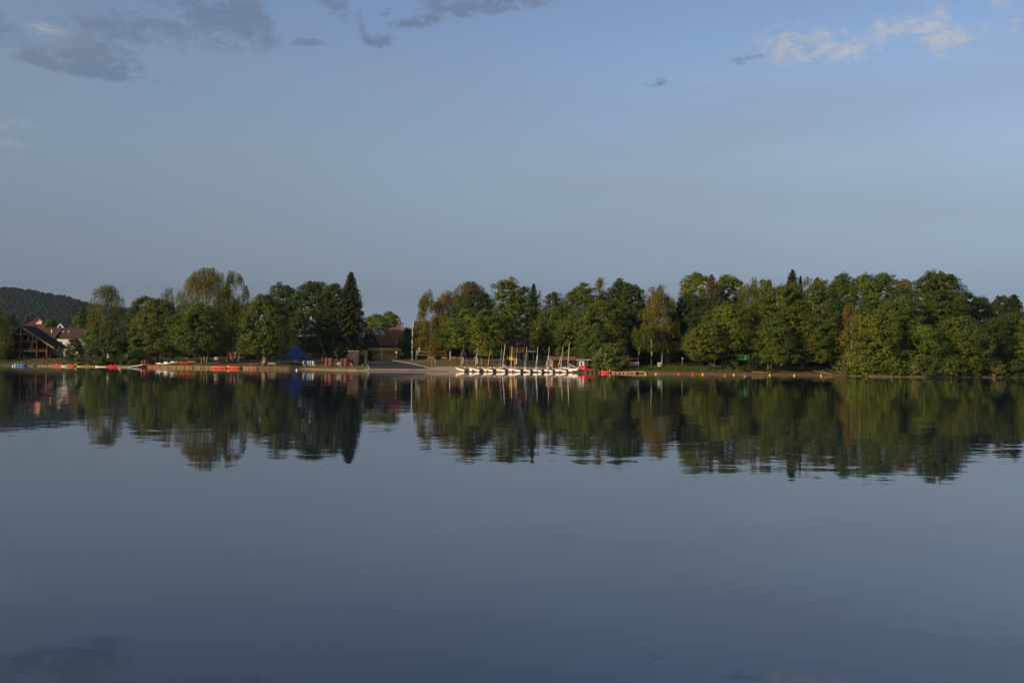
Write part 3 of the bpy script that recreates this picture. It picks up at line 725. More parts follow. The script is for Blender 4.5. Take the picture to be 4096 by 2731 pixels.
tree('dark green tree below the spruce nearest the right edge', 'leafy_tree', 4030, 1240, 56, 1490, 13, 'dark', 'dome', group=G4, mix=('olive', .3))
tree('yellow-green tree cut off by the right edge', 'leafy_tree', 4095, 1276, 48, 1500, 9, 'yellow', 'dome', group=G4, mix=('olive', .5))
for lab, px, top, hw, c, mx in [('leafy bush at the water below the light olive tree', 3470, 1400, 56, 'bright', 'green'), ('bush at the water right of the leafy point hollow', 3575, 1420, 50, 'green', 'bright'),
                                ('grey-green bush at the water below the dome tree', 3680, 1425, 60, 'grey', 'green'), ('green bush at the water right of the grey-green bush', 3790, 1420, 62, 'green', 'olive'),
                                ('olive bush at the water below the olive right-hand tree', 3885, 1430, 48, 'olive', 'green'), ('pale dry-looking willow bush near the right edge', 3972, 1428, 48, 'grey', 'brown'),
                                ('dark low bush at the water by the right edge', 4060, 1440, 50, 'dark', 'green')]:
    tree(lab, 'shore_shrub', px, top, hw, 1512, 2.2, c, 'bush', cat='shrub', group='bushes at the foot of the right bank', mix=(mx, .35), leaf=.38, trunk=.08)
for lab, px, top, hw, t, c in [('dark rounded shrub in front of the green tarpaulin', 3000, 1438, 40, 6, 'deep'), ('leafy shrub left of the dark shrub under the olive alders', 2930, 1432, 26, 8, 'green'),
                               ('small shrub at the forked stems of the shore alder', 2835, 1458, 18, 6, 'green'), ('low shrub around the feet of the leaning trunks', 3075, 1465, 26, 5, 'green'),
                               ('low shrub at the right end of the mud bank', 3325, 1470, 26, 7, 'green')]:
    tree(lab, 'bank_shrub', px, top, hw, 1498, t, c, 'bush', cat='shrub', group='shrubs along the mud bank', leaf=.34, trunk=.06)

# deep wood behind the front trees: fills the dark under the crowns
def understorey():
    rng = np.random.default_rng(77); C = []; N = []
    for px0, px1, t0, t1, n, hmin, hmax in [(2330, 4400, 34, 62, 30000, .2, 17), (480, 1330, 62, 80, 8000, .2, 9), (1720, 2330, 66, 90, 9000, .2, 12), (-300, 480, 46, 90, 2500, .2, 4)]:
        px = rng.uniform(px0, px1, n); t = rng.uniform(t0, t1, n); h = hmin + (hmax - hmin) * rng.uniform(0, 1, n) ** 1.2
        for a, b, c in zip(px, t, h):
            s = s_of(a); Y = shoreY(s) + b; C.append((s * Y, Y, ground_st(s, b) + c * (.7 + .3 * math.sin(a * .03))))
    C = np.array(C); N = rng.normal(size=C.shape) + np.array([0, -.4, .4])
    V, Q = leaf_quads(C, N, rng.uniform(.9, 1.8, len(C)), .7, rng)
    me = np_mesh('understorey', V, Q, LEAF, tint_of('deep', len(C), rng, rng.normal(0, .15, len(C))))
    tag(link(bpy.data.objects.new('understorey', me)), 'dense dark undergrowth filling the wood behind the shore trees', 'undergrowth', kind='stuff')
understorey()

# weeds and long grass on the banks
def weeds():
    rng = np.random.default_rng(9); C, Nn, T, S, tn = [], [], [], [], []
    def patch(px0, px1, t0, t1, n, h0, h1, col):
        n = int(n * 1.7); px = rng.uniform(px0, px1, n); t = rng.uniform(t0, t1, n)
        c = []
        for a, b in zip(px, t):
            s = s_of(a); Y = shoreY(s) + b; c.append((s * Y, Y, ground_st(s, b)))
        c = np.array(c); h = rng.uniform(h0 * .6, h1, n) * (.65 + .5 * np.sin(px * .13) * np.sin(px * .041 + t)); c[:, 2] += h * .42
        C.append(c); S.append(h); T.append(np.array([0, 0, 1]) + rng.normal(0, .45, (n, 3))); Nn.append(rng.normal(0, 1, (n, 3)) * np.array([1, 1, .2]) + np.array([0, -.8, 0]))
        tn.append(tint_of(col, n, rng, rng.normal(0, .12, n), .25))
    patch(2500, 2790, 4, 13, 9000, .3, 1.0, 'green')
    patch(2480, 2600, 4.5, 9, 3000, .4, 1.1, 'dark')
    patch(2740, 3060, 4.5, 9, 3500, .2, .7, 'olive')
    patch(2960, 3340, 5, 8, 3000, .2, .6, 'green')
    patch(1170, 1450, 3.4, 7.5, 4500, .12, .3, 'green')
    patch(1430, 1460, 1.6, 4, 400, .15, .35, 'bright')
    patch(-60, 520, 1.5, 10, 6500, .2, .6, 'deep')
    patch(200, 330, 1.2, 4, 900, .2, .5, 'olive')
    patch(600, 1150, 1.6, 4, 2500, .08, .22, 'olive')
    patch(1690, 1760, 7.5, 9.5, 300, .1, .3, 'yellow')
    patch(2330, 2420, 4, 8, 1500, .15, .5, 'green')
    patch(3400, 4150, .5, 3, 3000, .2, .7, 'green')
    C = np.concatenate(C); Nn = np.concatenate(Nn); T = np.concatenate(T); S = np.concatenate(S)
    V, Q = leaf_quads(C, Nn, S * .8, .13, rng, T)
    me = np_mesh('bank_weeds', V, Q, LEAF, np.concatenate(tn))
    tag(link(bpy.data.objects.new('bank_weeds', me)), 'long grass and weeds growing along the far bank', 'weeds', kind='stuff')
weeds()
# ------------------------------------------------------------------ materials of built things
TIMBER = mat('brown_timber', (.20, .105, .045), .75, .25, 4, stretch=(1, 1, 4))
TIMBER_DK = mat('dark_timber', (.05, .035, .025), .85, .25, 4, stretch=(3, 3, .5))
ROOF_DK = mat('dark_roof', (.028, .022, .019), .9, .3, 6, bump=.5)
ROOF_BR = mat('brown_roof', (.075, .045, .032), .9, .25, 5, bump=.5)
ROOF_RED = mat('red_tile_roof', (.21, .085, .055), .85, .3, 7, stretch=(1, 1, 2.5), bump=.5)
WHITE_WALL = mat('white_render', (.50, .49, .48), .9, .08, 2)
PINK_WALL = mat('pink_render', (.55, .33, .27), .9, .1, 2)
YELLOW_WALL = mat('ochre_render', (.60, .37, .10), .9, .1, 2)
WHITE = mat('white_paint', (.78, .75, .70), .45, .07, 3)
CREAM = mat('cream_gelcoat', (.80, .72, .62), .3, .08, 3, spec=.5)
GREYP = mat('grey_plastic', (.42, .43, .45), .45, .1, 3)
DARKG = mat('black_plastic', (.018, .018, .02), .5, .2, 4)
GLASS = mat('window_glass', (.02, .025, .035), .08, .1, 3, spec=.6)
RED = mat('red_plastic', (.52, .015, .035), .38, .12, 3)
REDOR = mat('orange_red_hull', (.70, .075, .02), .38, .1, 3)
ORANGE = mat('orange_cloth', (.75, .20, .03), .7, .15, 5)
YEL = mat('yellow_plastic', (.75, .45, .02), .4, .1, 4)
YELDIM = mat('ochre_canoe', (.40, .22, .02), .45, .15, 3)
GREENP = mat('green_plastic', (.10, .35, .03), .4, .2, 4)
LIME = mat('lime_plastic', (.38, .50, .03), .4, .15, 4)
BLUE = mat('blue_plastic', (.02, .10, .40), .4, .15, 4)
PALEBLUE = mat('pale_blue_plastic', (.30, .48, .62), .45, .15, 4)
TENT = mat('blue_tent_cloth', (.05, .085, .25), .75, .12, 2)
DOORBLUE = mat('blue_door', (.018, .05, .10), .6, .1, 3)
WOOD_GREY = mat('weathered_board', (.052, .048, .043), .85, .3, 3, stretch=(4, 4, .7))
WOOD_WARM = mat('warm_plank', (.24, .135, .07), .8, .2, 3, stretch=(.6, 3, 3))
WOOD_PALE = mat('pale_plank', (.29, .22, .145), .8, .2, 3, stretch=(.6, 3, 3))
WOOD_PLANT = mat('planter_wood', (.20, .12, .08), .85, .2, 3)
METAL = mat('grey_metal', (.30, .30, .30), .45, .1, 3, metal=.5)
MASTDK = mat('dark_mast', (.07, .06, .055), .5, .15, 3)
MASTLT = mat('pale_mast', (.80, .74, .64), .45, .06, 3)
CONCRETE = mat('concrete', (.30, .27, .23), .9, .18, 3)
BRICK = mat('brick_edge', (.26, .12, .075), .9, .25, 4)
ASPHALT = mat('asphalt', (.05, .047, .048), .95, .22, 4, col2=(.035, .033, .034))
STONE = mat('grey_stone', (.16, .145, .125), .9, .25, 3, bump=.5)
SLABST = mat('pale_stone', (.42, .28, .17), .9, .2, 3, bump=.4)
CORR = mat('corrugated_sheet', (.14, .085, .06), .75, .35, 2, stretch=(1, 3, 3))
GREENT = mat('green_tarp', (.012, .12, .045), .55, .2, 2)
PAPER = mat('paper', (.82, .78, .66), .8, .03, 4)
RINGK = mat('ring_black', (.02, .02, .025), .8, .05, 4)
RINGB = mat('ring_blue', (.05, .14, .32), .8, .05, 4)
RINGR = mat('ring_red', (.55, .06, .06), .8, .05, 4)
RINGY = mat('ring_gold', (.7, .5, .08), .8, .05, 4)
SKYBLUE_CL = mat('light_blue_sail', (.28, .48, .60), .7, .1, 4)
MAROON = mat('maroon_cover', (.10, .01, .015), .6, .2, 4)
FLAGBL = mat('flag_blue', (.035, .07, .22), .7, .1, 4)

class Loc:
    """a thing's own frame: photo rows and columns at its distance become metres from its base"""
    def __init__(s, px, t, dz=0.0):
        s.px, s.t = px, t; s.loc = P(px, t) + Vector((0, 0, dz)); s.Y = s.loc.y; s.m = s.Y / F
    def __call__(s, px, py, dy=0.0):
        v = U(px, py, s.Y) - s.loc; return (v.x, dy, v.z)
    def x(s, px): return s(px, 1455)[0]
    def z(s, py, px=None): return s(px or s.px, py)[2]

def box_part(name, m, root, x0, x1, y0, y1, z0, z1): return MB().box(x0, x1, y0, y1, z0, z1).build(name, m, root)
def beam_part(name, m, root, p, q, w, h=None): return MB().beam(p, q, w, h).build(name, m, root)

def window(root, x0, x1, y, z0, z1, frame=WHITE, pane=GLASS, fw=.09):
    """front-facing window: pane with its frame and sill"""
    w = MB().box(x0, x1, y - .03, y + .02, z0, z1).build('window', pane, root)
    f = MB(); f.box(x0 - fw, x0, y - .07, y, z0 - fw, z1 + fw); f.box(x1, x1 + fw, y - .07, y, z0 - fw, z1 + fw)
    f.box(x0, x1, y - .07, y, z1, z1 + fw); f.box(x0, x1, y - .07, y, z0 - fw, z0)
    f.build('frame', frame, w)
    MB().box(x0 - .15, x1 + .15, y - .16, y - .075, z0 - fw - .06, z0 - fw).build('sill', frame, w)
    return w

# ------------------------------------------------------------------ road, slip, path
def sheet(name, label, px_left, px_right, ts, m, dz, n=14, th=None):
    V = []; Q = []
    for a in range(len(ts)):
        for i in range(n):
            px = px_left[a] + (px_right[a] - px_left[a]) * i / (n - 1)
            p = P(px, ts[a]); V.append((p.x, p.y, p.z + dz))
    for a in range(len(ts) - 1):
        for i in range(n - 1): Q.append((a * n + i, a * n + i + 1, (a + 1) * n + i + 1, (a + 1) * n + i))
    me = bpy.data.meshes.new(name); me.from_pydata(V, [], Q); me.materials.append(m)
    return tag(link(bpy.data.objects.new(name, me)), label, kind='structure')
TS = [4.2, 6, 8, 12, 16, 20, 25, 30, 35, 40, 45]
def RPX(t): return 1716 + (1545 - 1716) * (t - 4.2) / 41
def LPX(t): return 1478 + (1448 - 1478) * (t - 4.2) / 41
sheet('asphalt_ramp', 'dark asphalt ramp running from the clubhouse to the water', [LPX(t) for t in TS], [RPX(t) for t in TS], TS, ASPHALT, .035, 20)
sheet('concrete_slip', 'pale concrete slip between asphalt and water', [1474, 1476, 1478, 1478], [1800, 1775, 1740, 1716], [.9, 2, 3, 4.2], CONCRETE, .03, 24)
sheet('brick_edge', 'reddish brick edge of the slip at the waterline', [1470, 1473, 1474], [1770, 1790, 1798], [-.3, .3, .9], BRICK, .028, 24)
sheet('gravel_path', 'grey gravel path crossing the top of the lawn', [1690] * 3, [2200] * 3, [36, 37.5, 39], mat('gravel', (.24, .22, .19), .95, .2, 3), .03, 40)
for edge, fn, lab in (('right', RPX, 'pale kerb stones along the right edge of the ramp'), ('left', LPX, 'pale kerb stones along the left edge of the ramp')):
    k = tag(link(bpy.data.objects.new('kerb', None)), lab, kind='structure'); tl = [4.4 + i * 1.5 for i in range(26)]
    for a, b in zip(tl[:-1], tl[1:]):
        p, q = P(fn(a), a), P(fn(b - .05), b - .05); MB().beam(p + Vector((0, 0, .06)), q + Vector((0, 0, .06)), .22, .2).build('kerb_stone', CONCRETE, k)

# ------------------------------------------------------------------ timber barn on the left
def barn():
    L = Loc(82, 13); r = thing('timber_barn', 'open brown timber-frame barn with steep dark roof near the left edge', 'barn', tuple(L.loc))
    D = 9.0; apex = L(82, 1304); el = L(8, 1378); er = L(222, 1393); zf = L.z(1402); w = .32
    def roofz(x):
        if x < 0: return apex[2] + (x / el[0]) * (el[2] - apex[2])
        return apex[2] + (x / er[0]) * (er[2] - apex[2])
    MB().slab([(apex[0], -.8, apex[2]), (er[0], -.8, er[2]), (er[0], D, er[2]), (apex[0], D, apex[2])], -.22).build('roof', ROOF_DK, r)
    MB().slab([(el[0], -.8, el[2]), (apex[0] - .02, -.8, apex[2]), (apex[0] - .02, D, apex[2]), (el[0], D, el[2])], -.22).build('roof', ROOF_DK, r)
    beam_part('barge_board', TIMBER, r, (0, -.95, apex[2]), (er[0], -.95, er[2]), .12, .45)
    beam_part('barge_board', TIMBER, r, (0, -.95, apex[2]), (el[0], -.95, el[2]), .12, .45)
    for px, pb in ((82, 1427), (147, 1420), (187, 1419), (22, 1425)):
        x = L.x(px); box_part('post', TIMBER, r, x - w / 2, x + w / 2, -.3, .05, L.z(pb) - .5, roofz(x) - .5)
    for px, pt, pb in ((114, 1330, 1396), (108, 1371, 1396), (67, 1372, 1396), (98, 1340, 1362), (74, 1348, 1358)):
        x = L.x(px); box_part('inner_post', mat('lit_pale_post', (.45, .38, .27), .8, .15, 3), r, x - .13, x + .13, 2.0, 2.25, L.z(pb), L.z(pt))  # light on the inner posts is put into their pale colour
    def hbeam(name, a, b, py, h, y=-.42): box_part(name, TIMBER, r, L.x(a), L.x(b), y, y + .28, L.z(py) - h / 2, L.z(py) + h / 2)
    hbeam('tie_beam', 12, 146, 1366, .34); hbeam('collar_beam', 58, 112, 1335, .3); hbeam('floor_beam', 10, 190, 1403, .36); hbeam('hand_rail', 10, 188, 1396, .14, -.55)
    for i in range(30):
        x = L.x(14 + i * 5.8); box_part('baluster', TIMBER, r, x - .04, x + .04, -.5, -.44, L.z(1402), L.z(1396.5))
    for a, b in (((58, 1335), (78, 1310)), ((112, 1335), (86, 1310)), ((114, 1335), (146, 1362))):
        p, q = L(*a), L(*b); beam_part('brace', TIMBER, r, (p[0], -.25, p[2]), (q[0], -.25, q[2]), .2, .2)
    box_part('floor', TIMBER_DK, r, L.x(12), L.x(188), 0.06, D - .3, zf - .25, zf)
    bx = [L.x(10), L.x(195)]
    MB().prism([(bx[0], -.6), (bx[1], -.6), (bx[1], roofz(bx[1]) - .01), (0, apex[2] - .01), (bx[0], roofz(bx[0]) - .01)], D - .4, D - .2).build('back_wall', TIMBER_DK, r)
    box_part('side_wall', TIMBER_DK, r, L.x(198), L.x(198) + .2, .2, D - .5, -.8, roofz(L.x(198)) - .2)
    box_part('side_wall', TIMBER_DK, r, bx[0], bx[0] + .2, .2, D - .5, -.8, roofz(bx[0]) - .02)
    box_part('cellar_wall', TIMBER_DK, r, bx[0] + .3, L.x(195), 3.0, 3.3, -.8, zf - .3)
    box_part('plinth', CONCRETE, r, L.x(28), L.x(52), -1.2, -.5, -.9, L.z(1421))
barn()

def gable_roof(root, x0, x1, y0, y1, ze, zr, m, over=.35, th=.18, name='roof'):
    """ridge parallel to x: front slope and back slope"""
    ym = (y0 + y1) / 2
    a = MB().slab([(x0 - over, y0 - over, ze), (x1 + over, y0 - over, ze), (x1 + over, ym, zr), (x0 - over, ym, zr)], -th).build(name, m, root)
    MB().slab([(x0 - over, ym, zr), (x1 + over, ym, zr), (x1 + over, y1 + over, ze), (x0 - over, y1 + over, ze)], -th).build(name, m, root)
    return a
def side_gables(root, x0, x1, y0, y1, ze, zr, m):
    ym = (y0 + y1) / 2
    for x in (x0, x1):
        MB().add([(x, y0, ze - .05), (x, y1, ze - .05), (x, ym, zr - .15), (x + (.1 if x == x0 else -.1), y0, ze - .05), (x + (.1 if x == x0 else -.1), y1, ze - .05), (x + (.1 if x == x0 else -.1), ym, zr - .15)],
                 [(0, 1, 2), (5, 4, 3), (0, 3, 4, 1), (1, 4, 5, 2), (2, 5, 3, 0)]).build('gable', m, root)

def white_house():
    L = Loc(215, 36); r = thing('white_house', 'long white house with brown roof behind the timber barn', 'house', tuple(L.loc))
    for a, b, pe, pr, y0, dep in ((112, 218, 1348, 1310, -.6, 9), (219, 345, 1354, 1311, 0, 9)):
        x0, x1, ze, zr = L.x(a), L.x(b), L.z(pe), L.z(pr)
        box_part('wall', WHITE_WALL, r, x0, x1, y0, y0 + dep, -.5, ze); side_gables(r, x0, x1, y0, y0 + dep, ze, zr, WHITE_WALL)
        gable_roof(r, x0, x1, y0, y0 + dep, ze, zr, ROOF_BR)
    for a, b, pt, pb in ((227, 246, 1366, 1376), (272, 291, 1357, 1366), (308, 322, 1360, 1369)): window(r, L.x(a), L.x(b), 0, L.z(pb), L.z(pt), METAL)
    xv = L.x(218) + .4; beam_part('verge_trim', METAL, r, (xv, 3.9, L.z(1310) + .12), (xv, -.95, L.z(1348) + .12), .14, .2)
    box_part('chimney_pipe', WHITE, r, L.x(196), L.x(199), 1.0, 1.2, L.z(1336), L.z(1318))
    box_part('downpipe', mat('clay_pipe', (.45, .34, .24), .7, .1, 3), r, L.x(213), L.x(215), -.8, -.65, -.4, L.z(1350))
    for a in (231, 254):
        zz = L.z(1326); f = (zz - L.z(1354)) / (L.z(1311) - L.z(1354)); y = f * 4.5
        s = MB().slab([(L.x(a), y - .5, zz - .4), (L.x(a + 11), y - .5, zz - .4), (L.x(a + 11), y, zz + .15), (L.x(a), y, zz + .15)], -.5).build('roof_light', METAL, r)
        MB().slab([(L.x(a + 2), y - .45, zz + .18), (L.x(a + 9), y - .45, zz + .18), (L.x(a + 9), y, zz + .68), (L.x(a + 2), y, zz + .68)], -.06).build('pane', GLASS, s)
white_house()

def hip_house():
    L = Loc(120, 62); r = thing('hip_roof_house', 'house with dark red hipped roof and pink dormer gable behind the barn', 'house', tuple(L.loc))
    x0, x1, ze, zr = L.x(58), L.x(188), L.z(1316), L.z(1283); xa, xb = L.x(92), L.x(166)
    box_part('wall', PINK_WALL, r, x0 + .5, x1 - .5, .5, 9.5, -.5, ze)
    MB().add([(x0, 0, ze), (x1, 0, ze), (x1, 10, ze), (x0, 10, ze), (xa, 5, zr), (xb, 5, zr)], [(0, 1, 5, 4), (1, 2, 5), (2, 3, 4, 5), (3, 0, 4), (3, 2, 1, 0)]).build('roof', mat('dark_red_roof', (.085, .035, .03), .9, .25, 5), r)
    p0, p1, p2 = L(123, 1284), L(138, 1270), L(154, 1284)
    MB().prism([(p0[0] + .3, p0[2] - 1), (p2[0] - .3, p2[2] - 1), (p2[0] - .3, p2[2]), (p1[0], p1[2] - .2), (p0[0] + .3, p0[2])], 3.2, 6).build('dormer_wall', PINK_WALL, r)
    for a, b in ((p1, p0), (p1, p2)): beam_part('dormer_roof', ROOF_RED, r, (a[0], 4.3, a[2]), (b[0], 4.3, b[2]), 3.2, .22)
hip_house()
def far_gable(label, px, t, a, b, pe, pr, wall, roof, name='gable_house', verge=True):
    """gable end towards the lake"""
    L = Loc(px, t); r = thing(name, label, 'house', tuple(L.loc)); x0, x1, ze, zr = L.x(a), L.x(b), L.z(pe), L.z(pr); xm = (x0 + x1) / 2
    MB().prism([(x0, -.5), (x1, -.5), (x1, ze), (xm, zr - .15), (x0, ze)], 0, 8).build('wall', wall, r)
    for s, x in ((-1, x0), (1, x1)):
        q = [(xm, -.5, zr), (x + s * .5, -.5, ze - .3), (x + s * .5, 8.3, ze - .3), (xm, 8.3, zr)]
        if s < 0: q = [q[1], q[0], q[3], q[2]]
        MB().slab(q, -.15).build('roof', roof, r)
        if verge: beam_part('verge_trim', WHITE, r, (xm, -.6, zr + .05), (x + s * .5, -.6, ze - .25), .1, .3)
    return r, L
far_gable('small gabled house roof peeping over the white house', 240, 80, 233, 249, 1310, 1297, PINK_WALL, ROOF_RED)
def pole_house():
    L = Loc(1690, 82); r = thing('brown_roof_house', 'house with brown roof and white verge behind the concrete pole', 'house', tuple(L.loc))
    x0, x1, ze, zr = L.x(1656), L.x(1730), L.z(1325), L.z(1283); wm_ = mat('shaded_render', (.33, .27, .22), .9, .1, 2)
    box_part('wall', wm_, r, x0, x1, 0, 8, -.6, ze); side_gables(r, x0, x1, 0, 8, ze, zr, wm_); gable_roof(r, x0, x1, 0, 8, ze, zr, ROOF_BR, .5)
    beam_part('verge_trim', WHITE, r, (x0 - .6, -.5, ze + .1), (x0 - .6, 4, zr + .15), .1, .3); window(r, x0 + .8, x0 + 1.7, 0, ze - 2.0, ze - .9)
pole_house()
far_gable('pale pink house glimpsed through the trees left of the alder', 462, 28, 428, 505, 1370, 1325, mat('pale_render', (.62, .48, .40), .9, .1, 2), ROOF_BR, verge=False)

def hall():
    L = Loc(1040, 50); r = thing('long_hall', 'long low hall with brown wall and grey roof behind the lawn trees', 'building', tuple(L.loc))
    x0, x1, ze, zr = L.x(905), L.x(1260), L.z(1398), L.z(1345)
    wall = mat('brown_wall', (.17, .085, .055), .9, .2, 2)
    box_part('wall', wall, r, x0, x1, 0, 11, -.6, ze); side_gables(r, x0, x1, 0, 11, ze, zr, wall)
    gable_roof(r, x0, x1, 0, 11, ze, zr, mat('grey_roof', (.075, .075, .08), .85, .2, 3), .8)
    for a in (930, 962, 1022, 1090, 1232): window(r, L.x(a), L.x(a + 9), 0, L.z(1428), L.z(1414))
    d = box_part('door', mat('orange_door', (.5, .22, .08), .7, .1, 3), r, L.x(917), L.x(924), -.05, .02, -.2, L.z(1408))
    box_part('handle', METAL, d, L.x(922.5), L.x(923.3), -.1, -.052, 1.0, 1.1)
    for i in range(14):
        x = L.x(958 + i * 6); box_part('fence_board', WOOD_GREY, r, x, x + .34, -5.05, -5, -1, L.z(1416) - .1 * (i % 2))
hall()

# ------------------------------------------------------------------ yellow clubhouse
def clubhouse():
    L = Loc(1480, 46); r = thing('clubhouse', 'ochre clubhouse with grey timber gable, tiled roof and two skylights', 'building', tuple(L.loc), -math.radians(27))
    ze, za, zg = 4.65, 8.6, 3.45; grey = mat('grey_boarding', (.085, .078, .068), .9, .35, 3, stretch=(.5, 3, 5))
    CLUB_WALL = mat('club_ochre', (.72, .45, .12), .9, .1, 2)
    box_part('wall', CLUB_WALL, r, -4.2, 4.2, .5, 8, -.6, zg)
    box_part('porch_wall', CLUB_WALL, r, -4.2, -1.3, .45, .48, -.5, 2.4)
    n = 7
    for i in range(n):
        z0 = zg + .2 + (za - zg - .7) * i / n; z1 = zg + .2 + (za - zg - .7) * (i + 1) / n - .03
        hx = lambda z: 3.0 if z < ze else 3.0 * (za - .3 - z) / (za - .3 - ze)
        MB().prism([(-hx(z0), z0), (hx(z0), z0), (max(.05, hx(z1)), z1), (-max(.05, hx(z1)), z1)], .0 + .015 * (i % 2), .25).build('gable_board', grey, r)
    box_part('attic_wall', grey, r, -2.95, 2.95, .3, 8, zg, ze - .1)
    for s in (-1, 1):
        q = [(0, -.5, za), (s * 3.6, -.5, ze - .65), (s * 3.6, 8.4, ze - .65), (0, 8.4, za)]
        if s < 0: q = [q[1], q[0], q[3], q[2]]
        rf = MB().slab(q, -.18).build('roof', ROOF_RED, r)
        if s > 0:
            sl = Vector((3.6, 0, ze - .65 - za)).normalized(); nrm = Vector((-sl.z, 0, sl.x))
            def rp(u, y, h=0): v = Vector((0, y, za)) + sl * u + nrm * (.2 + h); return tuple(v)
            for y in (.55, 3.6):
                f = MB(); u0, u1 = .35, 2.0
                for a, b, c, d in ((u0, u1, y, y + .14), (u0, u1, y + 1.5, y + 1.64), (u0, u0 + .14, y + .14, y + 1.5), (u1 - .14, u1, y + .14, y + 1.5)):
                    f.slab([rp(a, c, .1), rp(b, c, .1), rp(b, d, .1), rp(a, d, .1)], .12)
                sk = f.build('skylight', WHITE, rf)
                MB().slab([rp(u0 + .1, y + .12, .03), rp(u1 - .1, y + .12, .03), rp(u1 - .1, y + 1.5, .03), rp(u0 + .1, y + 1.5, .03)], .05).build('pane', mat('skylight_glass', (.05, .07, .10), .1, .1, 3, spec=.7), sk)
    # canopy
    fascia = mat('ochre_fascia', (.72, .45, .13), .85, .08, 2)
    box_part('canopy', fascia, r, -4.3, 5.1, -1.5, .45, 2.5, 3.4); box_part('canopy', fascia, r, 4.21, 5.1, .46, 8.5, 2.5, 3.4)
    box_part('column', fascia, r, 4.6, 5.05, -1.45, -1.0, -.6, 2.5); box_part('column', fascia, r, 4.6, 5.05, 7.9, 8.4, -.6, 2.5)
    # gable window, shutter, door, lamps
    w = window(r, -.9, -.15, -.02, 5.1, 5.75); window(r, .0, .75, -.02, 5.1, 5.75)
    sh = box_part('shutter', mat('white_shutter', (.62, .62, .62), .6, .05, 3), r, 2.1, 3.7, .42, .47, 1.0, 2.35)
    for i in range(9): box_part('slat', WHITE, sh, 2.1, 3.7, .4, .418, 1.02 + i * .15, 1.13 + i * .15)
    d = box_part('door', mat('brown_door', (.10, .055, .03), .7, .2, 3), r, -.9, .1, .42, .47, -.2, 2.1); box_part('handle', METAL, d, -.05, .02, .38, .418, .95, 1.05)
    for x in (.6, 1.5): MB().lathe([(.02, -.16), (.15, -.1), (.18, .05), (.1, .18)], (x, .3, 2.15), 10).build('lamp', WHITE, r)
    wn = MB().box(4.21, 4.27, 4.6, 5.5, 1.0, 2.3).build('window', mat('pale_pane', (.45, .48, .5), .3, .05, 3), r)
    box_part('frame', WHITE, wn, 4.271, 4.3, 4.5, 4.6, .9, 2.4); box_part('frame', WHITE, wn, 4.271, 4.3, 5.5, 5.6, .9, 2.4)
    MB().tube([(-.9, 1.2, za - .4), (-.9, 1.2, za + 1.6)], .05, 6).build('aerial', METAL, r)
clubhouse()
def red_roof_house():
    L = Loc(1560, 70); r = thing('red_roof_house', 'house with plain red tiled roof behind the clubhouse', 'house', tuple(L.loc), -math.radians(20))
    x1, ze, zr = L.x(1600), L.z(1357), L.z(1309)
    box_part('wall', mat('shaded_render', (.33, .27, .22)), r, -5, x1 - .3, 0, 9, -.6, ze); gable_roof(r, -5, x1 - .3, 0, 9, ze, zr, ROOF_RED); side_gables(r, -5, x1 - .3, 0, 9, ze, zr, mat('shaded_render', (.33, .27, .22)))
red_roof_house()

# ------------------------------------------------------------------ ochre garage behind the sailboats
def garage():
    L = Loc(2090, 50); r = thing('garage_building', 'ochre garage building with blue doors and small balcony', 'building', tuple(L.loc))
    X = L.x; ze, zr = L.z(1386), L.z(1348)
    # front wall built around the door opening
    wm_ = YELLOW_WALL; d1 = (X(2058), X(2093)); zt = L.z(1411)
    box_part('wall', wm_, r, X(2028), d1[0], 0, .3, -.6, ze); box_part('wall', wm_, r, d1[1], X(2104), 0, .3, -.6, ze); box_part('wall', wm_, r, d1[0], d1[1], 0, .3, zt, ze)
    box_part('wall', wm_, r, X(2104), X(2152), 1.8, 2.1, -.6, ze); box_part('wall', wm_, r, X(2028), X(2028) + .3, .3, 8, -.6, ze); box_part('wall', wm_, r, X(2152) - .3, X(2152), 2.1, 8, -.6, ze)
    box_part('wall', wm_, r, X(2028), X(2152), 8, 8.3, -.6, ze); box_part('pier', wm_, r, X(2104), X(2112), .3, 1.8, -.6, L.z(1409))
    gd = box_part('garage_door', DOORBLUE, r, d1[0], d1[1], .22, .28, -.4, zt)
    for i in range(5): z = -.3 + i * (zt + .3) / 5; box_part('door_panel', DOORBLUE, gd, d1[0] + .05, d1[1] - .05, .17, .218, z, z + (zt + .3) / 5 - .06)
    g2 = box_part('garage_door', DOORBLUE, r, X(2113), X(2148), 1.7, 1.78, -.4, L.z(1410)); box_part('door_leaf', DOORBLUE, g2, X(2114), X(2131), 1.62, 1.69, -.38, L.z(1411)); box_part('door_leaf', DOORBLUE, g2, X(2132), X(2147), 1.62, 1.69, -.38, L.z(1411))
    b = box_part('balcony', WHITE, r, X(2104) + .02, X(2142), -.2, 1.78, L.z(1408), L.z(1402))
    for i in range(10): x = X(2107 + i * 3.7); box_part('railing_bar', METAL, b, x, x + .07, -.15, -.1, L.z(1402), L.z(1388))
    box_part('hand_rail', METAL, b, X(2105), X(2142), -.17, -.08, L.z(1388), L.z(1387))
    MB().tube([(X(2133), -.05, -.5), (X(2133), -.05, L.z(1408))], .06, 6).build('pillar', WHITE, r)
    gable_roof(r, X(2028), X(2152), 0, 8.3, ze, zr, mat('brown_red_roof', (.10, .045, .035), .9, .25, 5), .6); side_gables(r, X(2028), X(2152), 0, 8.3, ze, zr, wm_)
garage()

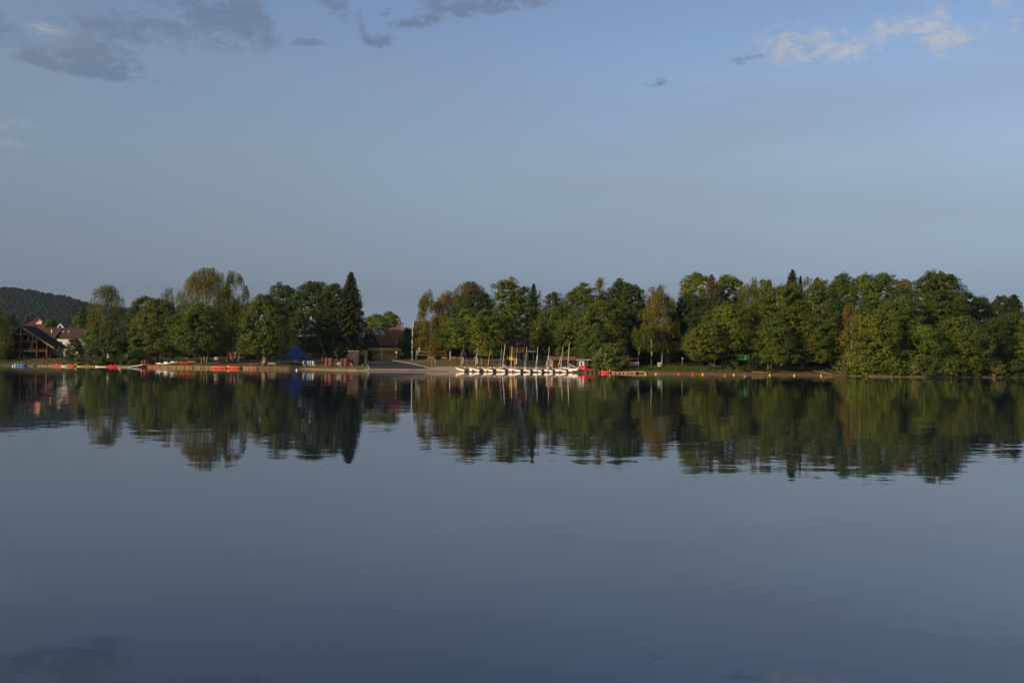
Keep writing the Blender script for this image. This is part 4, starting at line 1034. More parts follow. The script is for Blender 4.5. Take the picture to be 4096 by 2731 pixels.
def tile_shed():
    L = Loc(2213, 8); r = thing('boat_shed', 'weathered board shed with ribbed brown roof beside the sailboats', 'shed', tuple(L.loc), math.radians(16))
    Wd, D, h, hr = 6.2, 3.4, 2.1, 3.0
    for i in range(21):
        x = i * Wd / 21; box_part('board', TIMBER_DK if i % 3 else WOOD_GREY, r, x, x + Wd / 21 - .03, .0 + .012 * (i % 2), .08, -.4, h - .05 * (i % 3))
    for i in range(7):
        y = .09 + i * (D - .1) / 7; box_part('end_board', mat('sunlit_tan_board', (.24, .16, .10), .85, .25, 3, stretch=(4, 4, .6)), r, -.06, .02 + .012 * (i % 2), y, y + D / 7 - .05, -.4, h + .1 + (hr - h) * (1 - abs(2 * (i + .5) / 7 - 1)) * .8)  # sunlight on this end is put into a paler board colour
    box_part('back_wall', TIMBER_DK, r, .1, Wd, D - .1, D, -.4, h); box_part('end_wall', TIMBER_DK, r, Wd - .1, Wd, .1, D - .1, -.4, h + .3)
    ribs = 26
    for side in (0, 1):
        ya, yb = (-.5, D / 2) if side == 0 else (D + .5, D / 2); V = []; Q = []
        for i in range(ribs * 2 + 1):
            x = -.6 + i * (Wd + 1.1) / (ribs * 2); dz = .09 if i % 2 else 0
            V += [(x, ya, h - .12 + dz), (x, yb, hr + dz)]
        for i in range(ribs * 2): Q.append((2 * i, 2 * i + 2, 2 * i + 3, 2 * i + 1))
        MB().add(V, Q).build('roof', CORR, r)
    lb = MB().lathe([(.05, -.3), (.17, -.25), (.17, .05), (.1, .1)], (-.18, .5, 1.3), 10).build('life_vest', ORANGE, r)
    MB().lathe([(.1, -.2), (.16, -.15), (.14, .1)], (-.18, .5, .8), 10).build('white_bag', WHITE, r)
    beam_part('bench_board', WOOD_PALE, r, (1.0, -.7, .55), (5.2, -.7, .42), .3, .07)
    for x in (1.3, 4.9): box_part('bench_leg', TIMBER_DK, r, x, x + .1, -.75, -.65, -.5, .45)
tile_shed()

def kiosk():
    L = Loc(2331, 6.5); r = thing('square_hut', 'small square brown hut with a pale mural and overhanging roof', 'hut', tuple(L.loc))
    x0, x1 = L.x(2309), L.x(2349); zt = L.z(1438); bm = mat('hut_board', (.15, .085, .06), .85, .2, 3, stretch=(1, 1, 6))
    for i in range(8):
        z = -.3 + i * (zt + .3) / 8; box_part('board', bm, r, x0, x1, .0 + .014 * (i % 2), .1, z, z + (zt + .3) / 8 - .025)
    box_part('side_wall', bm, r, x0, x0 + .1, .11, 2.4, -.3, zt); box_part('side_wall', bm, r, x1 - .1, x1, .11, 2.4, -.3, zt); box_part('back_wall', bm, r, x0 + .1, x1 - .1, 2.3, 2.4, -.3, zt)
    for x in (x0, x1 + .04): box_part('corner_post', WOOD_PALE, r, x - .07, x + .05, -.06, -.004, -.3, zt)
    ro = L(2308, 1438); rt = L(2330, 1428); xe = L.x(2362)
    MB().slab([(x0 - .3, -.5, zt), (xe, -.5, zt - .02), (xe - .8, 1.2, rt[2]), (x0 + .9, 1.2, rt[2])], -.1).build('roof', mat('felt_roof', (.10, .075, .055), .9, .2, 4), r)
    MB().slab([(x0 + .9, 1.2, rt[2]), (xe - .8, 1.2, rt[2]), (xe, 2.9, zt), (x0 - .3, 2.9, zt)], -.1).build('roof', mat('felt_roof', (.1, .1, .1)), r)
    MB().slab([(xe, -.5, zt - .02), (xe, 2.9, zt), (xe - .78, 1.2, rt[2] - .02), (xe - .8, 1.2, rt[2] - .02)], -.05).build('roof_end', mat('felt_roof', (.1, .1, .1)), r)
    box_part('eaves_board', GREYP, r, x0 - .3, xe, -.56, -.502, zt - .14, zt + .02)
    mu = box_part('mural', mat('pale_mural', (.55, .56, .50), .7, .1, 3), r, L.x(2316), L.x(2337), -.06, -.02, L.z(1465), L.z(1444))
    for a, b, c, d in ((2324, 2327.5, 1447, 1462), (2327.6, 2329, 1452, 1464), (2321, 2323, 1451, 1458)): box_part('dark_figure', DARKG, mu, L.x(a), L.x(b), -.075, -.062, L.z(d), L.z(c))
kiosk()

def cubicle():
    L = Loc(1428, 12); r = thing('board_enclosure', 'tall enclosure of grey vertical boards between kayak racks and ramp', 'enclosure', tuple(L.loc))
    zt = L.z(1402); X = L.x
    for i in range(11):
        x = X(1390.5) + i * (X(1432) - X(1390.5)) / 11; box_part('board', WOOD_GREY, r, x, x + .21, .0 + .015 * (i % 3), .06, -.05 + .04 * (i % 2), zt - .03 * (i % 3))
    for i in range(5):
        x = X(1433.5) + i * .19; y = .05 + i * .42; box_part('side_board', WOOD_GREY, r, x, x + .06, y, y + .38, -.2, zt - .03 * (i % 2))
    for i in range(4):
        x = X(1452.5) + i * .22; box_part('gate_board', WOOD_GREY, r, x, x + .19, 1.2 + .012 * (i % 2), 1.26, -.05, zt)
    box_part('top_rail', WOOD_PALE, r, X(1390), X(1434), -.06, -.004, zt - .16, zt - .02)
    beam_part('brace', WOOD_PALE, r, (X(1414), -.04, L.z(1424)), (X(1430), -.04, L.z(1406)), .05, .1)
    box_part('back_wall', TIMBER_DK, r, X(1391), X(1450), 2.4, 2.5, -.05, zt - .1)
    box_part('yellow_bin', YELDIM, r, X(1447), X(1450), .5, .8, -.05, .4)
cubicle()

def awning():
    L = Loc(1775, 60); r = thing('orange_pavilion', 'orange cloth pavilion in shade behind the volleyball net', 'pavilion', tuple(L.loc))
    X = L.x; zt, zb = L.z(1386), L.z(1405)
    MB().slab([(X(1744), 0, zb), (X(1808), 0, zb), (X(1802), .9, zt), (X(1750), .9, zt)], -.04).build('front_cloth', ORANGE, r)
    MB().slab([(X(1750), .95, zt), (X(1802), .95, zt), (X(1806), 4.5, zt + .15), (X(1746), 4.5, zt + .15)], -.05).build('roof_cloth', ORANGE, r)
    for x in (1745, 1766, 1788, 1807): MB().tube([(X(x), .1, -.5), (X(x), .1, zb + .2)], .05, 6).build('pole', METAL, r)
    box_part('side_panel', mat('bright_orange', (.9, .35, .06), .7, .1, 3), r, X(1743), X(1748), -.3, -.22, L.z(1405), L.z(1389))
    box_part('painted_shade_panel', DARKG, r, X(1746), X(1806), 4.4, 4.5, -.4, zb + .6)  # black sheet added to stand in for the shade under the cloth
awning()

# ------------------------------------------------------------------ lakeside tent
def star_tent():
    L = Loc(1182, 15); r = thing('star_tent', 'dark blue star-shaped tent with pointed legs on the lawn', 'tent', tuple(L.loc))
    Hp = L.z(1370); Rl, Rm = 6.9, 3.7; V = []; Q = []; legs = 6; na, ns = 12, 10; N = legs * na
    for j in range(ns + 1):
        s = j / ns
        for i in range(N):
            a = (i % na) / na; e = abs(2 * a - 1); re = Rm + (Rl - Rm) * e ** 3.2; he = .12 + 1.7 * (1 - e ** 2.2)
            th = math.radians(-80) + 2 * math.pi * i / N; rr = .06 + re * s
            V.append((math.cos(th) * rr, math.sin(th) * rr * .8, he + (Hp - he) * (1 - s) ** 1.45 - (0 if e > .9 else .1 * s * (1 - s))))
    for j in range(ns):
        for i in range(N): Q.append((j * N + i, (j + 1) * N + i, (j + 1) * N + (i + 1) % N, j * N + (i + 1) % N))
    c = MB().add(V, Q).build('canopy', TENT, r, True)
    sol = c.modifiers.new('thickness', 'SOLIDIFY'); sol.thickness = .03
    MB().tube([(0, 0, -.2), (0, 0, Hp + .25)], .07, 8).build('centre_pole', METAL, r)
    for k in range(legs):
        th = math.radians(-80) + 2 * math.pi * k / legs
        MB().tube([(math.cos(th) * Rl * .98, math.sin(th) * Rl * .8 * .98, .12), (math.cos(th) * (Rl + .7), math.sin(th) * (Rl + .7) * .8, -.25)], .03, 5).build('guy_line', WHITE, r)
star_tent()

def board_shape(Lg, Wd, th, nose=.9, n=12):
    """flat pointed board lying along x"""
    rings = []
    for i in range(n + 1):
        f = i / n; w = Wd / 2 * math.sin(math.pi * (.04 + .92 * f)) ** .55; x = (f - .5) * Lg; z = .12 * Lg * .25 * (2 * f - 1) ** 4
        rings.append([(x, -w, z), (x, -w * .7, z + th / 2), (x, w * .7, z + th / 2), (x, w, z), (x, w * .7, z - th / 2), (x, -w * .7, z - th / 2)])
    return MB().loft(rings)
ALLB = [('white', WHITE, 'leftmost white board in the row of five leaning boards'), ('blue', BLUE, 'only blue board in the row of five leaning boards'), ('w', GREYP, 'greyish board just right of the blue leaning board'),
        ('w', GREYP, 'second board from the right in the leaning row'), ('w', WHITE, 'rightmost white board in the row of five leaning boards')]
for i, (nm, m_, lab) in enumerate(ALLB):
    px = 1217 + i * 9.6; p = P(px, 7.0)
    o = thing('paddle_board', lab, 'board', (p.x, p.y, p.z + .7), 0, 'boards leaning in a row by the tent')
    # stand it on its tail, broad face turned half to the lake, top leaning left
    Rb = Matrix.Rotation(math.radians(-24), 3, 'Y') @ Matrix.Rotation(math.radians(38), 3, 'Z') @ Matrix(((0, 1, 0), (0, 0, 1), (1, 0, 0)))
    bm_ = board_shape(1.45, .95, .12); bm_.V = [tuple(Rb @ Vector(v)) for v in bm_.V]; bm_.build('hull', m_, o, True)
    kp = MB().box(-.35, .3, -.2, .2, -.085, -.062); kp.V = [tuple(Rb @ Vector(v)) for v in kp.V]; kp.build('deck_pad', DARKG if i in (0, 3) else BLUE, o)
rk = P(1208, 7.0); r = thing('board_rack', 'dark wooden rack post left of the leaning boards', 'rack', tuple(rk))
box_part('post', TIMBER_DK, r, -.1, .1, -.1, .1, -.3, 1.35); box_part('foot_bar', TIMBER_DK, r, -.1, 3.4, .35, .5, -.1, .12)

# ------------------------------------------------------------------ kayaks
def kayak_mesh(Lg=3.2, Wd=.75, Hh=.34, n=12):
    rings = []
    for i in range(n + 1):
        f = i / n; k = math.sin(math.pi * (.02 + .96 * f)) ** .6; w = Wd / 2 * k; h = Hh * (.55 + .45 * k); z0 = .22 * Hh * (2 * f - 1) ** 4 * 2.2; x = (f - .5) * Lg
        rings.append([(x, -w * .55, z0), (x, w * .55, z0), (x, w, z0 + h * .5), (x, w * .8, z0 + h * .85), (x, 0, z0 + h), (x, -w * .8, z0 + h * .85), (x, -w, z0 + h * .5)])
    return MB().loft(rings)
def kayak(label, loc, rotz, m_, seatm=None, Lg=3.2, Wd=.75, Hh=.34, tilt=(0, 0), group=None, name='kayak', cat='kayak', seats=1):
    o = thing(name, label, cat, loc, rotz, group)
    o.rotation_euler = (tilt[0], tilt[1], rotz)
    kayak_mesh(Lg, Wd, Hh).build('hull', m_, o, True)
    for s in range(seats):
        x = (s - (seats - 1) / 2) * Lg * .36
        c = MB().lathe([(.1, 0), (1, .02), (1, .06), (.8, .07)], (0, 0, 0), 14).build('cockpit', seatm or DARKG, o, True); c.scale = (.42, Wd * .3, 1); c.location = (x, 0, Hh * .97)
        box_part('seat_back', seatm or DARKG, o, x - .42, x - .36, -Wd * .25, Wd * .25, Hh * .9, Hh + .22)
    return o
LEVEL = ['bottom', 'second lowest', 'third lowest', 'third highest', 'second highest', 'top']
for rx, t, side, mm in ((1318, 7.2, 'left', [REDOR, RED]), (1379, 7.4, 'right', [RED, REDOR])):
    p = P(rx, t); r = thing('kayak_rack', 'grey post rack carrying red kayaks, the %s one of two' % side, 'rack', tuple(p), 0, 'kayak racks on the lawn')
    for y in (-.8, .9):
        box_part('post', METAL, r, -.07, .07, y - .07, y + .07, -.3, 1.98)
        for lv in range(6): box_part('arm', METAL, r, -1.1, 1.1, y - .03, y + .03, .1 + lv * .315, .14 + lv * .315)
    proto = None
    for lv in range(6):
        for c in (-1, 1):
            lab = 'red kayak on the %s shelf, %s column of the %s rack' % (LEVEL[lv], 'left' if c < 0 else 'right', side)
            loc = (p.x + c * .58, p.y, p.z + .145 + lv * .315)
            if proto is None:
                proto = kayak(lab, loc, math.pi / 2 + .06, mm[0], Lg=3.0, Wd=1.0, Hh=.17, group='kayaks on the two racks')
            else:
                o = copy_tree(proto); o.location = loc; o['label'] = lab; o.rotation_euler = (0, 0, math.pi / 2 + .06 * (-1) ** (lv + (c > 0)))
                for ch in o.children:
                    pass
# ------------------------------------------------------------------ timber quay
def quay():
    r = thing('timber_quay', 'low wall of warm brown planks holding the lawn at the water', 'quay wall', tuple(P(790, .2)))
    o0 = r.location.copy(); n = 15; pxs = [543 + i * (1030 - 543) / n for i in range(n + 1)]
    for i in range(n):
        a, b = P(pxs[i] + 1, .12), P(pxs[i + 1] - 1, .12)
        for lv, (z0, z1) in enumerate(((-.35, .12), (.14, .46))):
            m_ = WOOD_WARM if (i * 3 + lv) % 5 else mat('darker_plank', (.25, .14, .075), .8, .2, 3, stretch=(.6, 3, 3))
            MB().beam((a.x, a.y - .03 * lv, (z0 + z1) / 2), (b.x, b.y - .03 * lv, (z0 + z1) / 2), .09, z1 - z0).build('plank', m_, r, off=o0)
        MB().beam((a.x, a.y + .05, .52), (b.x, b.y + .05, .52), .32, .09).build('cap_plank', WOOD_PALE, r, off=o0)
    for px in pxs:
        p = P(px, -.02); MB().tube([(p.x, p.y, -.6), (p.x, p.y, .5)], .07, 7).build('post', WOOD_WARM, r, off=o0)
    r2 = thing('dark_quay', 'dark timber wall section between the bench and the grass slope', 'quay wall', tuple(P(1095, .2))); o0 = r2.location.copy()
    pxs = [1032 + i * 25 for i in range(6)]
    for i in range(5):
        a, b = P(pxs[i] + .6, .1), P(pxs[i + 1] - .6, .1)
        for z0, z1 in ((-.35, .05), (.07, .36), (.38, .62)): MB().beam((a.x, a.y, (z0 + z1) / 2), (b.x, b.y, (z0 + z1) / 2), .1, z1 - z0).build('plank', mat('mossy_plank', (.12, .085, .05), .9, .25, 3), r2, off=o0)
    for i, px in enumerate((770, 812, 1014, 1027)):
        p = P(px, -.5); q = thing('mooring_post', ['short dark mooring post left of the three-stemmed alder', 'short dark mooring post right of the three-stemmed alder', 'short dark mooring post left of the bench', 'short dark mooring post just below the bench'][i], 'post', (p.x, p.y, 0))
        MB().tube([(0, 0, -.6), (0, 0, .42), (0, 0, .5)], [.09, .085, .05], 8).build('stake', TIMBER_DK, q); MB().lathe([(.1, .2), (.13, .22), (.13, .28), (.1, .3)], (0, 0, 0), 8).build('rope', DARKG, q)
quay()

def pontoon(label, a, b, t, wid=1.6, z=.3, name='floating_jetty', m_=None, tooth=True):
    pa, pb = P(a, t), P(b, t); mid = (pa + pb) / 2; r = thing(name, label, 'jetty', (mid.x, mid.y, 0)); d = Vector((pb.x - pa.x, pb.y - pa.y, 0)); Lg = d.length
    r.rotation_euler = (0, 0, math.atan2(d.y, d.x)); n = max(4, int(Lg / .45))
    for i in range(n):
        x = -Lg / 2 + i * Lg / n; box_part('deck_plank', m_ or WOOD_PALE, r, x, x + Lg / n - .03, -wid / 2, wid / 2, z - .06 - .004 * (i % 2), z)
    box_part('side_beam', m_ or WOOD_PALE, r, -Lg / 2, Lg / 2, -wid / 2 - .07, -wid / 2 - .004, z - .13, z - .01)
    if tooth:
        k = max(3, int(Lg / .95))
        for i in range(k):
            x = -Lg / 2 + (i + .15) * Lg / k; box_part('float', WOOD_WARM, r, x, x + Lg / k * .7, -wid / 2 - .03, wid / 2, -.2, z - .14)
    return r
pontoon('narrow plank jetty left of the green kayaks below the barn', 158, 252, -1.2)
pontoon('narrow plank jetty between the green kayaks and the red pedal boat', 336, 400, -1.0)
pontoon('short plank jetty right of the white board and red pedal boat', 478, 526, -.8)
pontoon('long warm plank jetty right of the orange motorboat', 2452, 2551, -1.0, 2.0, .42)
pontoon('short low plank jetty end reaching toward the first yellow buoy', 2552, 2582, -.4, 1.2, .36, tooth=False)
box = thing('stacked_planks', 'bundle of pale planks lying on the long jetty', 'planks', tuple(P(2550, -1.0) * 1)); box.location.z = .43
for i in range(3): box_part('plank', WOOD_PALE, box, -2.0 + .4 * i, 1.3 + .3 * i, -.5 + .34 * i, -.2 + .34 * i, 0, .09 + .02 * i)

def landing():
    L = Loc(2365, -.6); r = thing('landing_stage', 'wooden landing stage on posts beside the orange motorboat', 'jetty', (L.loc.x, L.loc.y, 0)); X = lambda px: L.x(px)
    for i in range(24):
        x = X(2322) + i * (X(2406) - X(2322)) / 24; box_part('deck_plank', WOOD_GREY, r, x, x + .19, -.1, 1.7, .50 + .006 * (i % 2), .57)
    box_part('edge_beam', WOOD_GREY, r, X(2322), X(2406), -.2, -.104, .38, .56)
    for px in (2342, 2360, 2378, 2396): box_part('post', WOOD_PALE, r, X(px) - .08, X(px) + .08, -.32, -.204, -.6, .52)
landing()

# ------------------------------------------------------------------ catamarans on the beach
def hull_mb(Lg=4.6, w=.46, h=.54, n=16):
    rings = []
    for i in range(n + 1):
        f = i / n; k = min(1, (f + .03) ** .45 * 1.15) * (1 if f < .8 else 1 - ((f - .8) / .2) ** 2 * .75); ww = w / 2 * k; hh = h * (.6 + .4 * k); z0 = .05 + .28 * (1 - f) ** 3 + (0 if f < .8 else ((f - .8) / .2) ** 2 * .1)
        x = (f - .5) * Lg; top = z0 + hh
        rings.append([(x, 0, z0), (x, ww * .75, z0 + hh * .25), (x, ww, z0 + hh * .6), (x, ww * .8, top), (x, -ww * .8, top), (x, -ww, z0 + hh * .6), (x, -ww * .75, z0 + hh * .25)])
    return MB().loft(rings)
def catamaran(i, mast_px, top_px, top_py, mast_m, sail, lab, a, slen):
    t = 1.6; p = P(mast_px, t); o = thing('catamaran', lab, 'catamaran', (p.x, p.y, p.z + .02), 0, 'catamarans drawn up along the beach')
    yaw = math.radians(a)               # stern towards the lake, bow up the beach to the left
    slope = math.atan2(P(mast_px, 3).z - P(mast_px, 0).z, 3)
    R = Matrix.Rotation(yaw, 3, 'Z')
    def w(v): q = R @ Vector(v); q.z += q.y * slope * .9; return q
    b0 = R @ Vector((-.55, 0, 0)); o.location.x -= b0.x; p = Vector(o.location)
    def xf(mb): mb.V = [tuple(w(v)) for v in mb.V]; return mb
    for s in (-1, 1):
        hm = hull_mb(); hm.V = [(v[0], v[1] + s * 1.05, v[2]) for v in hm.V]; h = xf(hm).build('hull', CREAM, o, True)
        rd = MB().box(2.28, 2.42, s * 1.05 - .02, s * 1.05 + .02, .12, .52); xf(rd).build('rudder', WHITE, o)
    for x in (-.55, 1.25): xf(MB().tube([(x, -1.2, .60), (x, 1.2, .60)], .06, 8)).build('crossbeam', METAL if x > 0 else MASTDK, o)
    tm = MB().box(-.5, 1.2, -.88, .88, .575, .60); xf(tm).build('trampoline', DARKG, o)
    base = w((-.55, 0, .62)); Y = p.y + base.y; tp = U(top_px, top_py, Y) - p; tp.y = base.y
    MB().tube([base, base.lerp(tp, .5), tp], [.048, .042, .032], 8).build('mast', mast_m, o)
    # furled sail hanging from a halyard beside the mast
    (sx, sy), (ex, ey), m_, wd = sail; s0 = U(sx, sy, Y) - p; s1 = U(ex, ey, Y) - p; s0.y = s1.y = base.y - .25
    MB().tube([s0, s0.lerp(s1, .35), s0.lerp(s1, .75), s1], [.02, wd * .4, wd * .7, wd * .45], 8).build('furled_sail', m_, o, True)
    ft = base.lerp(tp, .62); MB().tube([ft, s0], .022, 5).build('halyard', DARKG, o)
    for s in (-1, 1): MB().tube([base.lerp(tp, .75), w((.3, s * 1.08, .6))], .014, 4).build('shroud', METAL, o)
    if mast_m is MASTDK and slen:
        q0, q1 = base.lerp(tp, .16), base.lerp(tp, .38); MB().tube([q0 + Vector((0, -.07, 0)), q1 + Vector((0, -.07, 0))], .075, 8).build('white_sleeve', WHITE, o)
ORR = mat('coral_sail', (.72, .16, .07), .7, .2, 5); YSAIL = mat('yellow_sail', (.75, .55, .10), .7, .1, 5); BSAIL = mat('steel_blue_sail', (.12, .25, .42), .7, .1, 5); OYS = mat('orange_yellow_sail', (.78, .34, .08), .7, .25, 2)
CATS = [(1851, 1855, 1362, MASTDK, ((1849, 1440), (1846, 1464), ORANGE, .17), 'catamaran with bright orange furled sail at the left end of the row', 118, 1),
        (1907, 1914, 1363, MASTDK, ((1909, 1405), (1902, 1460), WHITE, .09), 'catamaran with dark mast and thin white furled sail, second from left', 122, 1),
        (1957, 1963, 1364, MASTDK, ((1958, 1414), (1952, 1463), ORR, .12), 'catamaran with coral furled sail in front of the leaning trunk', 126, 0),
        (2004, 2008, 1364, MASTDK, ((1996, 1456), (1994, 1463), ORR, .12), 'catamaran with brown mast left of the two small grey dinghies', 128, 0),
        (2065, 2071, 1366, MASTDK, ((2065, 1417), (2056, 1466), OYS, .12), 'catamaran with dark mast in front of the first blue garage door', 128, 1),
        (2102, 2107, 1387, MASTLT, ((2102, 1417), (2096, 1468), BSAIL, .09), 'catamaran with pale mast and steel blue furled sail', 130, 0),
        (2147, 2151, 1386, MASTLT, ((2148, 1420), (2144, 1467), SKYBLUE_CL, .15), 'catamaran with pale mast and light blue furled sail', 130, 0),
        (2191, 2197, 1386, MASTLT, ((2193, 1423), (2184, 1466), WHITE, .11), 'catamaran with white furled sail at the left corner of the shed', 130, 0),
        (2243, 2252, 1388, MASTLT, ((2246, 1417), (2233, 1467), YSAIL, .12), 'catamaran with yellow furled sail in front of the ribbed shed roof', 132, 0)]
for i, c in enumerate(CATS): catamaran(i, c[0], c[1], c[2], c[3], c[4], c[5], c[6] - 180, c[7])

def dinghy(label, px, t, rot, Lg, Wd, Hh, top, m_, boom=True, mastm=MASTLT, heel=0.0, name='sailing_dinghy'):
    p = P(px, t); o = thing(name, label, 'dinghy', (p.x, p.y, p.z + .08), 0)
    Rm_ = Matrix.Rotation(math.radians(rot), 3, 'Z') @ Matrix.Rotation(math.radians(heel), 3, 'X')
    n = 12; rings = []
    for i in range(n + 1):
        f = i / n; k = min(1, (f + .02) ** .55 * 1.25); k = k * (1 if f < .6 else 1 - (f - .6) * .35); ww = Wd / 2 * k; sh = Hh * (1 + .25 * (1 - f) ** 2); z0 = .12 * (1 - f) ** 2 * 3 * Hh
        x = (f - .5) * Lg
        rings.append([(x, 0, z0), (x, ww * .7, z0 + .12 * Hh), (x, ww, sh * .7), (x, ww * .97, sh), (x, ww * .8, sh + .02), (x, 0, sh + .05), (x, -ww * .8, sh + .02), (x, -ww * .97, sh), (x, -ww, sh * .7), (x, -ww * .7, z0 + .12 * Hh)])
    def part(mb, nm, mm, sm=False):
        mb.V = [tuple(Rm_ @ Vector(v)) for v in mb.V]; return mb.build(nm, mm, o, sm)
    part(MB().loft(rings), 'hull', m_, True)
    part(MB().box(-.05 * Lg, .36 * Lg, -Wd * .27, Wd * .27, Hh * 1.03, Hh * 1.12), 'cockpit', GREYP)
    part(MB().box(-.02 * Lg, .33 * Lg, -Wd * .2, Wd * .2, Hh * 1.121, Hh * 1.14), 'cockpit_floor', DARKG)
    part(MB().box(-.1 * Lg, -.07 * Lg, -Wd * .4, Wd * .4, Hh * 1.04, Hh * 1.3), 'splash_rail', WHITE)
    b = Rm_ @ Vector((-.16 * Lg, 0, Hh)); tp = U(top[0], top[1], p.y + b.y) - o.location; tp.y = b.y
    MB().tube([b, b.lerp(tp, .5), tp], [.06, .055, .035], 8).build('mast', mastm, o)
    if boom:
        q = b.lerp(tp, .13 if Lg < 4.5 else .17); e = Rm_ @ Vector((.32 * Lg, 0, Hh * 1.55)); MB().tube([q, e], .05, 7).build('boom', mastm, o)
        MB().tube([b + Vector((0, 0, .05)), q.lerp(e, .3)], .025, 5).build('kicking_strap', WHITE, o)
    return o
dinghy('small grey-white dinghy with pale mast, the left one of two behind the catamarans', 2017, 4.2, -52, 4.0, 1.35, .42, (2021, 1376), GREYP, heel=12)
dinghy('small grey-white dinghy turned bow-on, right one of two behind the catamarans', 2049, 4.0, -66, 3.9, 1.35, .42, (2049, 1386), GREYP, False, heel=10)
dinghy('large white sailing dinghy hauled out at the right end of the row', 2283, 2.6, -36, 4.9, 1.9, .7, (2278, 1369), CREAM, heel=18)
q = P(2228, 4.5); r = thing('launching_trolley', 'pale boat trolley standing in front of the ribbed shed', 'trolley', tuple(q))
MB().tube([(-.4, 0, .1), (-.3, 0, .9), (.1, 0, .35), (.9, 0, .2)], .05, 6).build('frame', WHITE, r)
for x in (-.45, .85): MB().tube([(x, -.06, .25), (x, .06, .25)], .25, 12).build('wheel', DARKG, r)

# ------------------------------------------------------------------ motor boats, pedal boats, canoes
def motorboat(label, px, t, Lg, rot, m_, cowl, rods=(), z=-.12, Wd=1.45, Hh=.55):
    p = P(px, t); o = thing('motorboat', label, 'boat', (p.x, p.y, z), math.radians(rot)); n = 12; rings = []; inner = []
    for i in range(n + 1):
        f = i / n; k = min(1, (f + .03) ** .5 * 1.3) * (1 if f < .7 else 1 - (f - .7) * .15); ww = Wd / 2 * k; sh = Hh * (1 + .35 * (1 - f) ** 2.5); x = (f - .5) * Lg; z0 = .22 * (1 - f) ** 3
        rings.append([(x, 0, z0), (x, ww * .8, z0 + .08), (x, ww, sh * .75), (x, ww, sh), (x, ww * .82, sh), (x, ww * .78, sh - .22), (x, -ww * .78, sh - .22), (x, -ww * .82, sh), (x, -ww, sh), (x, -ww, sh * .75), (x, -ww * .8, z0 + .08)])
    MB().loft(rings).build('hull', m_, o, True)
    for x in (-.12, .2): box_part('thwart', WHITE, o, x * Lg, x * Lg + .28, -Wd * .37, Wd * .37, Hh * .78, Hh * .86)
    mt = MB().lathe([(.05, .25), (.17, .3), (.2, .5), (.13, .62), (.03, .64)], (Lg / 2 + .12, 0, Hh * .55), 10).build('outboard', cowl, o, True)
    MB().box(Lg / 2 + .05, Lg / 2 + .2, -.06, .06, -.2, Hh * .55 + .26).build('leg', DARKG, mt); MB().tube([(Lg / 2, 0, Hh * 1.05), (Lg / 2 - .5, 0, Hh * 1.25)], .03, 6).build('tiller', DARKG, mt)
    for x, h in rods: MB().tube([(x * Lg, .1, Hh * .8), (x * Lg - .08, .1, Hh + h)], .03, 5).build('rod', DARKG, o)
    return o
motorboat('orange-red motorboat with white outboard moored at the timber quay', 881, -1.9, 3.9, 3, REDOR, WHITE, [(-.18, .55), (.05, .4), (.2, .5), (.34, .42)])
motorboat('orange-red motorboat with dark outboard behind the one with white outboard', 936, -1.3, 3.3, 2, REDOR, DARKG, [(.02, .65), (.3, .5)])
motorboat('orange motorboat tied at the end of the landing stage', 2421, -1.2, 2.0, 2, REDOR, GREYP, Wd=1.3, Hh=.55)
motorboat('tiny dark red boat behind the grey outboard', 2448, -.6, .8, 5, mat('dark_red_hull', (.25, .02, .02), .5, .15, 3), DARKG, Wd=.9, Hh=.42)

def pedalo(label, px, t, rot, Lg=3.0, m_=RED, z=-.08):
    p = P(px, t); o = thing('pedal_boat', label, 'pedal boat', (p.x, p.y, z), math.radians(rot))
    for s in (-1, 1):
        k = kayak_mesh(Lg, .55, .42); k.V = [(v[0], v[1] + s * .5, v[2]) for v in k.V]; k.build('float', m_, o, True)
    MB().loft([[(x, -.7, .3), (x, .7, .3), (x, .62, .3 + h), (x, -.62, .3 + h)] for x, h in ((-.42 * Lg, .08), (-.2 * Lg, .16), (.1 * Lg, .16), (.46 * Lg, .1))]).build('deck', m_, o)
    for x, h in ((-.06 * Lg, .42), (.27 * Lg, .36)):
        b = MB().lathe([(.46, 0), (.44, h * .5), (.3, h * .85), (.08, h)], (x, 0, .42), 14).build('seat_hump', m_, o, True)
    for s in (-1, 1): MB().tube([(-.3 * Lg, s * .25, .45), (-.3 * Lg, s * .25, .62)], .09, 8).build('pedal_box', DARKG, o)
    return o
pedalo('red pedal boat moored behind the white-and-orange boat', 232, -.4, 0, z=-.0)
pedalo('red pedal boat moored between the white board and the plank jetty', 450, -1.6, 2, 3.3)
motorboat('white-hulled boat alongside the left jetty', 264, -2.2, 2.0, 183, CREAM, DARKG, Wd=1.2, Hh=.45)
motorboat('orange boat with white outboard behind the white-hulled boat', 284, -1.4, 2.3, 2, REDOR, WHITE, Wd=1.2, Hh=.5)
kayak('lime green kayak floating right of the orange boat', tuple(P(319, -1.6).xy) + (-.06,), .05, LIME, Lg=1.6, Wd=.7)
kayak('darker green kayak floating nearest the plank jetty', tuple(P(334, -1.3).xy) + (-.06,), -.06, GREENP, Lg=1.5, Wd=.7)
o = thing('white_board', 'long white board floating in front of the red pedal boat', 'board', tuple(P(407, -2.8).xy) + (.08,)); board_shape(3.5, .8, .2).build('hull', CREAM, o, True); box_part('deck_pad', DARKG, o, .9, 1.3, -.2, .2, .1, .13)
o = kayak('white sit-on-top kayak lying tilted on the grass above the quay', tuple(P(664, 5.2) + Vector((0, 0, .35))), math.radians(3), WHITE, Lg=5.0, Wd=.9, Hh=.32, tilt=(math.radians(52), math.radians(-6)), seats=2)
kayak('long ochre canoe on the lawn behind the white kayak', tuple(P(706, 12) + Vector((0, 0, .05))), .03, YELDIM, Lg=5.6, Wd=.9, Hh=.55, name='canoe', cat='canoe', seats=2)
